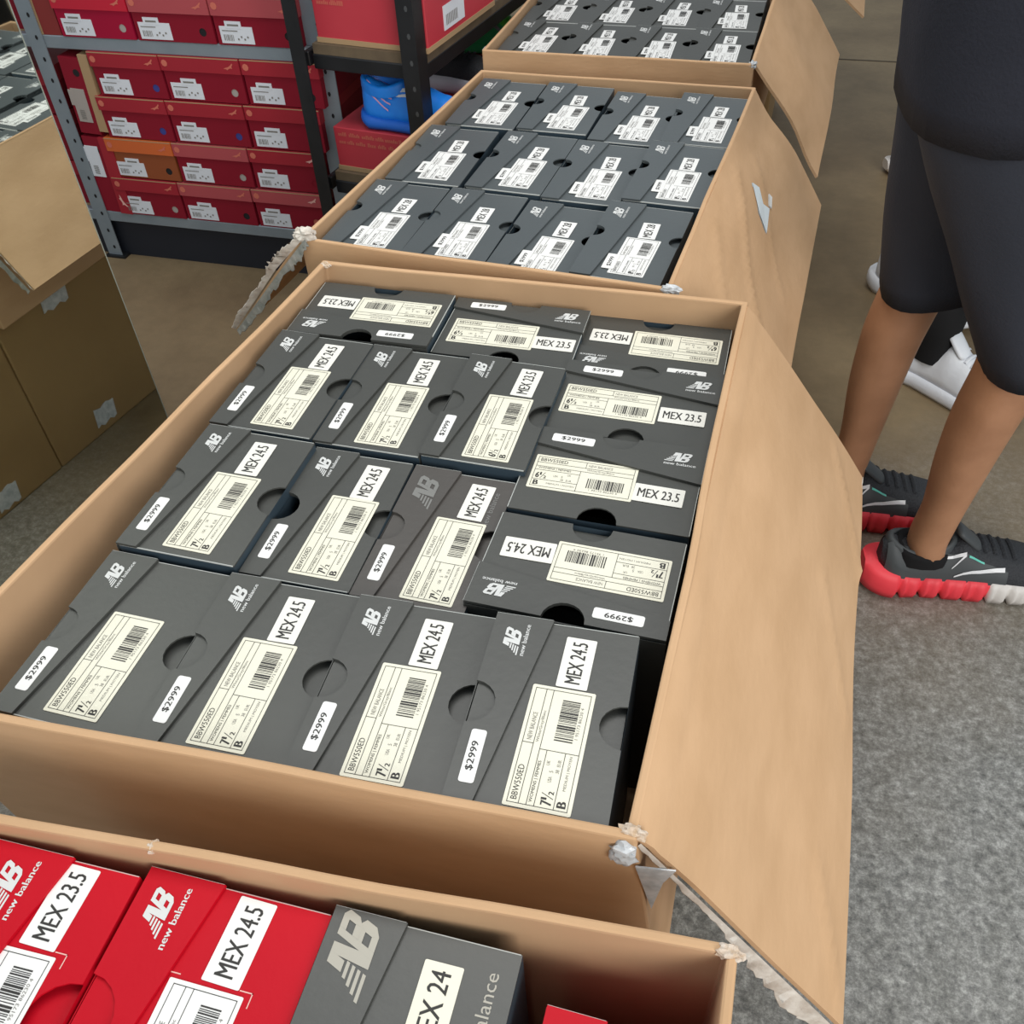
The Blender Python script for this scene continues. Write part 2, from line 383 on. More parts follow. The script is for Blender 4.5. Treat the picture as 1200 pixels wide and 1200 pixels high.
        ml = link('size_label', label_plate(0.046, 0.025, 0.001, M_WHITE), t, (0.0882 + jx(0.001), 0.1195 + jx(0.001), zb + 0.0003)); ml.rotation_euler = (0, 0, jx(0.05))
        link('print', mex_print(mex, 0.046, 0.025), ml, (0, 0, 0.0006))
        pr = link('price_label', label_plate(0.040, 0.017, 0.0012, M_WHITE), t, (0.0535, 0.030 + jx(0.006), zb + 0.0009))
        link('print', price_print(), pr, (-0.002, -0.003, 0.0006)).scale = (1, 0.95, 1)
    elif style == 'red':
        lab = link('product_label', label_plate(0.112, 0.056, 0.001, M_WHITE), t, (0.1065, Wd-0.066-0.112, zb)); lab.rotation_euler = (0, 0, jx(0.02))
        link('print', product_print('7'), lab, (0, 0, 0.0006)).scale = (1.03, 1, 1)
        # printed corner ticks around the label field
        P = Print()
        for a, b, sa, sb in ((Wd-0.062, -0.047, -1, -1), (Wd-0.062, -0.112, -1, 1)):
            P.rect(min(a, a+sa*0.010), min(b, b+sb*0.0008), max(a, a+sa*0.010), max(b, b+sb*0.0008)); P.rect(min(a, a+sa*0.0008), min(b, b+sb*0.010), max(a, a+sa*0.0008), max(b, b+sb*0.010))
        link('corner_marks', to_box(P.mb.mesh('corner_marks', [M_PMARK])), t, (0, 0, zb))
        if mex:
            ml = link('size_label', label_plate(0.0600, 0.0290, 0.0012, M_WHITE), t, (0.1025 + jx(0.002), Wd-0.063, zb)); ml.rotation_euler = (0, 0, jx(0.02) - (0.03 if '24.5' in mex else 0))
            link('print', mex_print(mex, 0.0600, 0.0290), ml, (0, 0, 0.0006))
    elif style == 'taupe':
        ml = link('size_label', label_plate(0.0600, 0.0280, 0.0012, M_LABEL), t, (0.1005, Wd-0.018-0.06, zb))
        link('print', mex_print(mex, 0.0600, 0.0280), ml, (0, 0, 0.0006))
        lab = link('product_label', label_plate(0.112, 0.056, 0.001, M_LABEL), t, (0.1065, 0.010, zb)); link('print', product_print('6'), lab, (0, 0, 0.0006))
    return t

# ---- open cartons
def lerp(a, b, t): return a + (b-a)*t
def wob(p, s=0.004, f=6.0): 
    n = noise.noise_vector(Vector(p)*f); return Vector((n.x*s, n.y*s, n.z*s*0.5))
def carton(label, rim, z0, t=0.007, bulge=0.0, group=None, name='cardboard_carton', floor_z=None, m=None, lean=None):
    """rim: four inner rim corners (front-left, front-right, back-right, back-left) as (x, y, z)"""
    c = thing(name, label, 'carton', (sum(p[0] for p in rim)/4, sum(p[1] for p in rim)/4, z0), 0, group)
    off = Vector(c.location)
    top = []; N = 14
    P = [Vector(p) for p in rim]
    cen = sum(P, Vector())/4
    mid_out = lambda p: Vector((p.x-cen.x, p.y-cen.y, 0))
    bot_c = [Vector(p) for p in (lean or [(p[0], p[1], 0) for p in rim])]
    rings = {k: [] for k in ('ib', 'im', 'it', 'ot', 'om', 'ob')}
    for i in range(4):
        a, b = P[i], P[(i+1) % 4]; ab, bb = bot_c[i], bot_c[(i+1) % 4]
        d = (b-a); nrm = Vector((d.y, -d.x, 0)).normalized()
        na = Vector(((P[i]-P[i-1]).y, -(P[i]-P[i-1]).x, 0)).normalized()
        for k in range(N):
            f = k/N
            p = lerp(a, b, f); w = wob(p, 0.0035); edge = math.sin(math.pi*f)
            w = w*edge + nrm*bulge*edge
            o = nrm*t if k else (nrm+na)*t
            q = lerp(ab, bb, f); q = Vector((q.x, q.y, 0))
            zt = p.z
            rings['it'].append(p+w); rings['ot'].append(p+w+o)
            h = Vector((0, 0, -0.10))
            mid = lerp(p, Vector((q.x, q.y, z0)), 0.35)
            rings['im'].append(mid); rings['om'].append(mid+o)
            rings['ib'].append(Vector((q.x, q.y, z0+t))); rings['ob'].append(Vector((q.x, q.y, z0))+o)
    mb = MB()
    order = ['ib', 'im', 'it', 'ot', 'om', 'ob']
    R = [[p-off for p in rings[k]] for k in order]
    mb.loft(R[:3], 0, caps=False, smooth=False); mb.loft(R[2:], 1, caps=False, smooth=False)
    n = len(R[0])
    mb.add(R[0], [tuple(range(n))], 0); mb.add(R[5], [tuple(range(n-1, -1, -1))], 1)
    o = mb.build('body', [M_CARDI, m or M_CARD], c); weld(o)
    bv = bevel(o, 0.0022, 2)
    return c, off
def flap(parent, off, A, B, C_, D, name='flap', m=None, t=0.005, amp=0.006, nx=12, ny=10, curl=None, seed=0, bend=0.0, creases=()):
    """A-B: hinge (front, back); D-C: free edge (front, back)"""
    A, B, C_, D = [Vector(p) for p in (A, B, C_, D)]
    nrm = (B-A).cross(D-A).normalized()
    if nrm.z < 0: nrm = -nrm
    def surf(u, v):
        p = lerp(lerp(A, B, u), lerp(D, C_, u), v)
        nn = noise.noise(Vector((u*2.3+seed, v*1.7, seed*3.1)))
        p = p + nrm*(nn*amp*min(1, v*4) + bend*math.sin(math.pi*v))
        for (u0, v0, u1, v1, hgt, wd) in creases:
            du, dv = u1-u0, v1-v0; q = ((u-u0)*du+(v-v0)*dv)/(du*du+dv*dv)
            dd = math.hypot(u-u0-q*du, v-v0-q*dv)
            if -0.05 < q < 1.05: p = p + nrm*hgt*max(0, 1-dd/wd)
        if curl: p = p + curl(u, v)
        return p
    flap.surf, flap.nrm = surf, nrm
    top = [surf(i/nx, j/ny)-off for j in range(ny+1) for i in range(nx+1)]
    W_ = nx+1; n = len(top)
    bot = [p - nrm*t for p in top]
    fs = []
    for j in range(ny):
        for i in range(nx):
            a = j*W_+i; fs += [(a, a+1, a+1+W_, a+W_)]
    mb = MB(); mb.add(top, fs, 0, True); mb.add(bot, [tuple(reversed(f)) for f in fs], 1, True)
    bd = [i for i in range(W_)] + [j*W_+nx for j in range(1, ny+1)] + [ny*W_+i for i in range(nx-1, -1, -1)] + [j*W_ for j in range(ny-1, 0, -1)]
    vs = [top[i] for i in bd] + [bot[i] for i in bd]; k = len(bd)
    mb.add(vs, [(i, i+k, (i+1) % k + k, (i+1) % k) for i in range(k)], 1)
    o = mb.build(name, [m or M_CARD, M_CARD], parent)
    bm = bmesh.new(); bm.from_mesh(o.data); bmesh.ops.recalc_face_normals(bm, faces=bm.faces); bm.to_mesh(o.data); bm.free()
    return o
def strip(parent, off, pts, widths, name, m, side, t=0.0012, seed=1, n=40, rough=0.16):
    """ragged paper strip along a polyline, growing to one side"""
    rnd = random.Random(seed); pts = [Vector(p) for p in pts]; side = Vector(side)
    a, b = [], []
    for i in range(n+1):
        f = i/n*(len(pts)-1); k = min(int(f), len(pts)-2); p = lerp(pts[k], pts[k+1], f-k)
        f2 = i/n*(len(widths)-1); k2 = min(int(f2), len(widths)-2); w = lerp(widths[k2], widths[k2+1], f2-k2)*(1+rnd.uniform(-rough, rough))
        a.append(p-off); b.append(p + side*w + Vector((rnd.uniform(-1, 1), rnd.uniform(-1, 1), rnd.uniform(-1, 1)))*w*0.12 - off)
    mb = MB(); up = Vector((0, 0, t))
    mb.loft([a, b, [p+up for p in b], [p+up for p in a]], 0, caps=False, smooth=True, closed=False)
    return mb.build(name, m, parent)
def crumple(parent, off, loc, r, name, m, seed=0, sc=(1, 1, 1)):
    bm = bmesh.new(); bmesh.ops.create_icosphere(bm, subdivisions=3, radius=1)
    for v in bm.verts:
        k = 1 + 0.55*noise.noise(v.co*2.3 + Vector((seed, 0, 0))) + 0.3*abs(noise.noise(v.co*6 + Vector((seed*2, 1, 0))))
        v.co = Vector((v.co.x*sc[0], v.co.y*sc[1], v.co.z*sc[2]))*r*k + Vector(loc) - off
    me = bpy.data.meshes.new(name); bm.to_mesh(me); bm.free(); me.materials.append(m)
    return link(name, me, parent)
def tape_strip(parent, off, x, y0, y1, z0, z1, name='tape'):
    mb = MB(); n = 6
    A = [Vector((x, lerp(y0, y1, i/n), z0+0.004*math.sin(i*2.1))) - off for i in range(n+1)]
    B = [Vector((x, lerp(y0, y1, i/n)+0.006, z1+0.003*math.cos(i*1.7))) - off for i in range(n+1)]
    d = Vector((-0.0012, 0, 0))
    mb.loft([A, B, [p+d for p in B], [p+d for p in A]], 0, caps=False, smooth=False, closed=False)
    return mb.build(name, M_TAPE, parent)

# ================================================================== SETTING
mb = MB()
N = 2
mb.add([(-5, -3, 0), (5, -3, 0), (5, 8, 0), (-5, 8, 0), (-5, -3, -0.1), (5, -3, -0.1), (5, 8, -0.1), (-5, 8, -0.1)],
       [(0,1,2,3), (7,6,5,4), (0,4,5,1), (1,5,6,2), (2,6,7,3), (3,7,4,0)])
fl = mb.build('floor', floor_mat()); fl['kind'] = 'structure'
mb = MB(); mb.box((-0.4, 3.815, 0.0), (4.5, 3.822, 0.0015)); o = mb.build('trim_1', mat('joint_filler', (0.06, 0.045, 0.03), 0.8)); o['kind'] = 'structure'

# ================================================================== CARTONS
R = ZT
ZS = 0.348     # top of the closed cartons underneath
def closed_carton(label, x0, x1, y0, y1, h, tapes=()):
    c = thing('closed_carton', label, 'carton', ((x0+x1)/2, (y0+y1)/2, 0)); off = Vector(c.location)
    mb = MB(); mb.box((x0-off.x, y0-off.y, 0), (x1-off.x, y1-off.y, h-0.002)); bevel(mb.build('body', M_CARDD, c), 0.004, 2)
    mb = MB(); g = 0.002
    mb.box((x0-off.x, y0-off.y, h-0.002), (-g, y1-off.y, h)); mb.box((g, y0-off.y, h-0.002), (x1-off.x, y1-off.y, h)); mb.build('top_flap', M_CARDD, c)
    for (ya, yb, za, zb) in tapes: tape_strip(c, off, x0-0.0008, ya, yb, za, zb)
    return c
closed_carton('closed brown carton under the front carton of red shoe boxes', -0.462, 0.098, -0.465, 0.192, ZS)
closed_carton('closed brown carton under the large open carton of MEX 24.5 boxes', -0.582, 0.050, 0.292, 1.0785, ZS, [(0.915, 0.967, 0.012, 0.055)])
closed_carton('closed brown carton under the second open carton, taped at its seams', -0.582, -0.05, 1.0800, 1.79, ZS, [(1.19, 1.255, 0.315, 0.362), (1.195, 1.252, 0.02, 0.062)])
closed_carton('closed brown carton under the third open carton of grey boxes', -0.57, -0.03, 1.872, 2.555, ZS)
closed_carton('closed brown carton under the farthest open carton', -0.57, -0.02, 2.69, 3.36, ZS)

# main carton --------------------------------------------------------
c1, o1 = carton('large open carton of dark grey shoe boxes marked MEX 24.5, right flap hanging', 
    [(-0.605, 0.272, R+0.026), (0.012, 0.306, R+0.022), (0.022, 1.036, R+0.018), (-0.541, 1.020, R+0.022)], ZS+0.001, 0.008,
    lean=[(-0.560, 0.276, 0), (0.050, 0.302, 0), (0.040, 1.034, 0), (-0.560, 1.020, 0)])
flap(c1, o1, (0.020, 0.302, R+0.021), (0.030, 1.034, R+0.017), (0.221, 1.034, R-0.236), (0.213, 0.300, R-0.232), amp=0.009, seed=1.3, bend=0.006, nx=56, ny=36, creases=[(0.02, 0.98, 0.16, 0.80, 0.004, 0.02), (0.42, 0.95, 0.62, 0.70, 0.003, 0.02), (0.75, 1.0, 0.96, 0.72, 0.004, 0.02), (0.0, 0.05, 1.0, 0.05, 0.002, 0.03)])
strip(c1, o1, [(0.024, 0.300, R+0.014), (0.11, 0.298, R-0.10), (0.212, 0.296, R-0.236)], [0.004, 0.005, 0.007, 0.016, 0.022, 0.016], 'torn_edge', M_TORN, (-0.55, -0.25, -0.65), seed=3)
strip(c1, o1, [(0.215, 0.97, R-0.232), (0.221, 1.034, R-0.236)], [0.001, 0.007, 0.002], 'torn_edge', M_TORN, (0.3, 0.1, -0.1), seed=5, n=10)
crumple(c1, o1, (0.012, 0.2955, R+0.003), 0.0095, 'crumpled_tape', M_TAPE, 2, (1.0, 0.6, 1.3))
crumple(c1, o1, (0.017, 0.305, R+0.020), 0.0062, 'torn_corner', M_TORNT, 4, (1.5, 0.8, 0.7))
mb = MB(); mb.plate([(0.0, 0.0), (0.030, 0.0), (0.022, -0.022), (0.016, -0.070)], 0, 0.0012)
tp = mb.build('loose_tape', M_TAPE, c1, (0.022-o1.x, 0.2955-o1.y, R-0.012-o1.z)); tp.rotation_euler = (math.radians(90), 0, math.radians(8))
crumple(c1, o1, (-0.541, 1.018, R+0.020), 0.005, 'torn_corner', M_TORNT, 9, (1.4, 0.8, 0.8))

# second carton ------------------------------------------------------
c2, o2 = carton('second open carton of grey shoe boxes, with a white sticker on its flap',
    [(-0.603, 1.088, R+0.020), (-0.076, 1.060, R+0.018), (-0.033, 1.790, R+0.004), (-0.549, 1.795, R+0.006)], ZS+0.001, 0.007,
    lean=[(-0.600, 1.090, 0), (-0.078, 1.062, 0), (-0.036, 1.790, 0), (-0.560, 1.795, 0)])
flap(c2, o2, (-0.069, 1.062, R+0.017), (-0.026, 1.788, R+0.003), (0.128, 1.765, R-0.195), (0.100, 1.062, R-0.190), amp=0.014, seed=4.7, bend=0.004, nx=56, ny=30, creases=[(0.55, 0.12, 0.05, 0.75, 0.005, 0.022), (0.30, 0.10, 0.02, 0.45, 0.004, 0.02), (0.70, 0.22, 0.40, 0.80, 0.003, 0.02)])
c2_surf, c2_nrm = flap.surf, flap.nrm
fl2 = flap(c2, o2, (-0.610, 1.088, R+0.019), (-0.556, 1.795, R+0.005), (-0.715, 1.79, R-0.150), (-0.755, 1.080, R-0.150), name='flap', amp=0.010, seed=8.2)
strip(c2, o2, [(-0.598, 1.082, R+0.026), (-0.66, 1.080, R-0.035), (-0.756, 1.076, R-0.150)], [0.010, 0.022, 0.026, 0.014, 0.018, 0.010], 'torn_edge', M_TORN, (-0.55, -0.3, 0.25), seed=11)
strip(c2, o2, [(-0.600, 1.078, R+0.020), (-0.655, 1.076, R-0.040), (-0.752, 1.072, R-0.150)], [0.014, 0.020, 0.012, 0.020, 0.012], 'torn_liner', mat('dusty_liner', (0.22, 0.23, 0.21), 0.9, (0.34, 0.33, 0.30), 50, 4, 0.6), (0.40, -0.15, -0.55), seed=12)
crumple(c2, o2, (-0.602, 1.086, R+0.024), 0.011, 'torn_corner', M_TORN, 6, (1.4, 0.8, 0.9))
crumple(c2, o2, (-0.070, 1.056, R+0.016), 0.007, 'crumpled_tape', M_TAPE, 13, (1.9, 0.7, 0.8))
# white sticker on the second carton's flap
def sticker(uv, m):
    q = [c2_surf(u, v)+c2_nrm*0.0022 - o2 for u, v in uv]; n = len(q)
    mb = MB(); mb.add(q, [tuple(range(n))]); mb.add([p-c2_nrm*0.0016 for p in q], [tuple(range(n-1, -1, -1))])
    mb.build('shipping_sticker', m, c2)
sticker([(0.588, 0.230), (0.609, 0.300), (0.578, 0.380), (0.597, 0.445), (0.509, 0.495), (0.525, 0.370)], mat('blue_white_sticker', (0.74, 0.82, 0.86), 0.35))
sticker([(0.647, 0.400), (0.655, 0.440), (0.616, 0.470), (0.608, 0.435)], M_WHITE)

# third, farthest and front cartons ------------------------------------
c3, o3 = carton('third open carton of grey shoe boxes at the top of the row',
    [(-0.566, 1.874, R+0.020), (-0.045, 1.872, R+0.020), (-0.030, 2.555, R+0.012), (-0.556, 2.555, R+0.012)], ZS+0.001, 0.007)
flap(c3, o3, (-0.038, 1.875, R+0.019), (-0.023, 2.553, R+0.011), (0.132, 2.55, R-0.185), (0.119, 1.876, R-0.188), amp=0.012, seed=2.9, bend=0.006)
crumple(c3, o3, (-0.041, 1.872, R+0.016), 0.007, 'crumpled_tape', M_TAPE, 21)
mb = MB(); mb.box((0, 0, -0.048), (0.013, 0.0012, 0)); mb.build('tape', M_TAPE, c3, (-0.052-o3.x, 1.8655-o3.y, R+0.018-o3.z))
mb = MB(); mb.box((0, 0, -0.052), (0.0012, 0.020, 0)); mb.build('tape', M_TAPE, c3, (-0.5745-o3.x, 1.874-o3.y, R+0.018-o3.z))
c4, o4 = carton('farthest open carton, only its flap corner showing beyond the third carton',
    [(-0.560, 2.692, R+0.02), (-0.030, 2.692, R+0.02), (-0.020, 3.36, R+0.02), (-0.550, 3.36, R+0.02)], ZS+0.001, 0.007)
flap(c4, o4, (-0.022, 2.694, R+0.019), (-0.012, 3.358, R+0.019), (0.190, 3.35, R-0.155), (0.181, 2.70, R-0.140), amp=0.006, seed=6.1)
c0, o0 = carton('open carton in the foreground holding red shoe boxes',
    [(-0.480, -0.465, R+0.02), (0.098, -0.445, R+0.02), (0.092, 0.234, R+0.024), (-0.466, 0.190, R+0.024)], ZS+0.001, 0.008)
crumple(c0, o0, (0.094, 0.236, R+0.022), 0.006, 'torn_corner', M_TORNT, 31, (1.4, 0.8, 0.7))
crumple(c0, o0, (-0.323, 0.206, R+0.021), 0.0035, 'torn_corner', M_TORNT, 35, (1.0, 1.3, 1.0))

# ================================================================== SHOE BOXES
G1 = None
def B(*a, **k): return shoe_box(*a, **k)
fr = 'dark grey shoe box in the large carton\'s front row, '
B(fr+'leftmost, without a MEX label', -0.536, 0.2880, 0.0045, -0.1, mex=None, size='7', H=0.1345)
B(fr+'second from left', -0.398, 0.2880, 0.0055, 1.5, H=0.1345)
B(fr+'third from left', -0.2610, 0.2900, 0.0075, 2.4, H=0.1315)
B(fr+'rightmost, beside the black gap', -0.1275, 0.2920, 0.0170, 2.6, H=0.1265)
B('dark grey shoe box, second row of the large carton, leftmost against the carton wall', -0.5325, 0.4830, 0.0120, -0.3, H=0.1285)
B('dark grey shoe box, second row of the large carton, between two MEX 24.5 boxes', -0.4015, 0.4860, -0.0010, 0.6, holes=(1, 0), H=0.1130)
B('brownish grey shoe box with a large dull emblem, second row of the large carton', -0.2870, 0.4880, -0.0060, -0.1, H=0.1120, m=M_GREYB, logo='big')
B('dark grey shoe box, third row of the large carton, leftmost against the carton wall', -0.5400, 0.6840, 0.0060, -0.5)
B('dark grey shoe box, third row of the large carton, in the middle', -0.4130, 0.6860, 0.0000, 0.3)
B('dark grey shoe box, third row of the large carton, marked MEX 23.5', -0.2865, 0.6880, 0.0030, -0.4, H=0.1180, size='6', mex='MEX 23.5')
B('dark grey shoe box turned sideways with upside-down lettering, back left corner of the large carton', -0.3490, 0.8850, 0.0010, 91.0, size='6', mex='MEX 23.5', holes=(1, 0))
B('dark grey shoe box turned sideways, middle of the back row in the large carton', -0.3480, 1.0150, -0.0090, -89.2, Wd=0.1790, size='6', mex='MEX 23.5', holes=(0, 1))
B('dark grey shoe box turned sideways with upside-down lettering, back right corner of the large carton', 0.0160, 0.9090, -0.0200, 90.4, size='6', mex='MEX 23.5')
B('dark grey sideways shoe box marked MEX 23.5 against the right wall', -0.1690, 0.9050, -0.0080, -90.3, size='6', mex='MEX 23.5', H=0.131)
B('dark grey sideways shoe box marked MEX 23.5 behind the upside-down MEX 24.5 box', -0.1735, 0.7690, -0.0050, -90.3, size='6', mex='MEX 23.5', holes=(0, 1), H=0.131, xf=0.056, xn=0.026)
B('dark grey sideways shoe box marked MEX 24.5 upside-down, right side of the large carton', 0.0110, 0.5000, -0.0020, 89.0, size='7', mex='MEX 24.5', holes=(1, 0))

# second carton: three rows of four
kw = dict(H=0.1245, Wd=0.213, m=M_GREYC, xf=0.053, xn=0.028, yc=0.120, r=0.0155, style='far', mex='MEX 28', L0=0.262)
pos = ['leftmost', 'second from the left', 'third from the left', 'rightmost']
rows = [('nearest row', [(-0.590, 1.098, 0.002, -2.4, (1, 0)), (-0.463, 1.096, 0.000, -3.0, (0, 0)), (-0.336, 1.082, -0.003, -4.0, (1, 1)), (-0.212, 1.090, 0.004, -4.4, (1, 0))]),
        ('middle row', [(-0.572, 1.324, 0.000, -1.5, (0, 1)), (-0.436, 1.322, 0.000, -3.2, (1, 0)), (-0.309, 1.312, -0.003, -3.2, (1, 0)), (-0.184, 1.320, 0.002, -3.4, (1, 0))]),
        ('farthest row', [(-0.545, 1.552, 0.000, -2.0, (1, 1)), (-0.414, 1.552, 0.000, -2.0, (1, 1)), (-0.284, 1.536, -0.004, -3.0, (1, 1)), (-0.161, 1.545, -0.002, -2.8, (1, 0))])]
for rn, bs in rows:
    for p, (x, y, dz, rz, hl) in zip(pos, bs):
        B('dark grey shoe box in the second carton, %s, %s of four' % (rn, p), x, y, dz, rz, holes=hl, group='grey shoe boxes in the second carton', **kw)
kw['Wd'] = 0.198; kw['m'] = M_GREY; kw['yc'] = 0.11
for ri, (rn, y) in enumerate((('nearest row', 1.912), ('second row', 2.113), ('farthest row', 2.315))):
    for i, p in enumerate(pos):
        B('dark grey shoe box in the third carton, %s, %s of four' % (rn, p), -0.556+0.1270*i+0.001*ri, y-0.0015*i, 0.0, -0.6+0.2*i, holes=((i+ri) % 2, (i*ri+1) % 2), group='grey shoe boxes in the third carton', **kw)

# front carton
kw = dict(H=0.146, Wd=0.205, m=M_RED, edge=M_REDE, xf=0.060, xn=0.026, yc=0.098, r=0.030, style='red', logo='red', tags=False, holes=(0, 0))
B('red shoe box marked MEX 23.5, partly cut by the left picture edge', -0.4570, -0.020, 0.004, 1.5, mex='MEX 23.5', **{**kw, 'H': 0.133, 'xf': 0.078, 'xn': 0.040, 'logo_dx': 0.018})
B('red shoe box marked MEX 24.5, beside the dark grey box', -0.3210, -0.008, 0.000, 1.0, mex='MEX 24.5', **{**kw, 'H': 0.144})
B('dark grey shoe box marked MEX 24 with a large taupe emblem in the front carton', -0.1745, 0.000, 0.000, 1.0, H=0.137, Wd=0.205, xf=0.053, xn=0.026, yc=0.094, r=0.022, style='taupe', logo='taupe', mex='MEX 24')
B('red shoe box of which only a lid corner shows at the bottom edge', -0.0165, -0.0255, -0.012, 0.0, mex='MEX 24', **{**kw, 'H': 0.108, 'xf': 0.040, 'xn': 0.02, 'Wd': 0.208})

# ================================================================== MIRROR
mu = math.atan2(0.0865, 0.9963)
mir = thing('standing_mirror', 'tall frameless mirror at the left, reflecting the cartons', 'mirror', (-0.96, 1.085, 0), -mu)
mb = MB(); mb.box((-0.006, -0.80, 0.0), (0.0, -0.0015, 1.75)); mb.build('glass', mirror_mat(), mir)
mb = MB(); mb.box((-0.016, -0.80, 0.0), (-0.0065, -0.0005, 1.75)); mb.build('backing', M_HOLE, mir)
mb = MB(); mb.box((-0.006, -0.0015, 0.0), (0.0004, 0.0, 1.75)); mb.build('edge', mat('glass_edge', (0.30, 0.33, 0.29), 0.3), mir)

# ================================================================== RACKS
def post(parent, x, y, z0, z1, s, m, holes=True, name='post', hm=None):
    mb = MB(); w = s; t = 0.003
    mb.box((x, y, z0), (x+w, y+t, z1)); mb.box((x, y+t, z0), (x+t, y+w, z1))
    o = mb.build(name, m, parent)
    if holes:
        hb = MB(); z = z0+0.03
        while z < z1-0.02:
            n = 6
            cx, cz = x+w*0.62, z
            hb.add([(cx+0.004*math.cos(a*math.pi/3), y-0.0006, cz+0.006*math.sin(a*math.pi/3)) for a in range(n)], [tuple(range(n))]); z += 0.05
        hb.build('bolt_holes', hm or M_HOLE, o)
    return o
def beam(parent, a, b, m, name='beam'):
    mb = MB(); mb.box(a, b); o = mb.build(name, m, parent); bevel(o, 0.002, 1); return o
YR = 1.98
gr = thing('grey_rack', 'grey steel rack full of small red shoe boxes', 'rack', (-1.40, YR, 0), 0); og = Vector((1.40, -YR, 0))
def g(x, y, z): return (x+1.40, y-YR, z)
for x in (-1.752,): post(gr, *g(x, YR-0.006, 0)[:2], 0, 1.55, 0.042, M_RACKG)
post(gr, *g(-1.752, YR+0.34, 0)[:2], 0, 1.55, 0.04, M_RACKG); post(gr, *g(-1.03, YR+0.02, 0)[:2], 0, 1.55, 0.058, M_RACKG); post(gr, *g(-1.03, YR+0.34, 0)[:2], 0, 1.55, 0.04, M_RACKG)
post(gr, *g(-2.60, YR, 0)[:2], 0, 1.55, 0.04, M_RACKG)
TIERS = (0.107, 0.555, 1.02)
for zb in TIERS:
    beam(gr, g(-2.58, YR-0.002, zb), g(-0.985, YR+0.020, zb+0.030), M_RACKG)
    mb = MB(); mb.box(g(-2.57, YR+0.02, zb+0.022), g(-0.99, YR+0.36, zb+0.030)); mb.build('shelf_board', M_PLY, gr)
mb = MB(); mb.box(g(-2.57, YR+0.012, 0.0), g(-1.03, YR+0.024, 0.105)); mb.build('dark_panel', M_NAVY, gr)  # dark panel across the gap below the bottom beam
mb = MB(); mb.box((-0.006, -0.010, 0), (0.056, 0.050, 0.006)); mb.build('foot', M_RACKB, gr, g(-1.752, YR-0.006, 0))

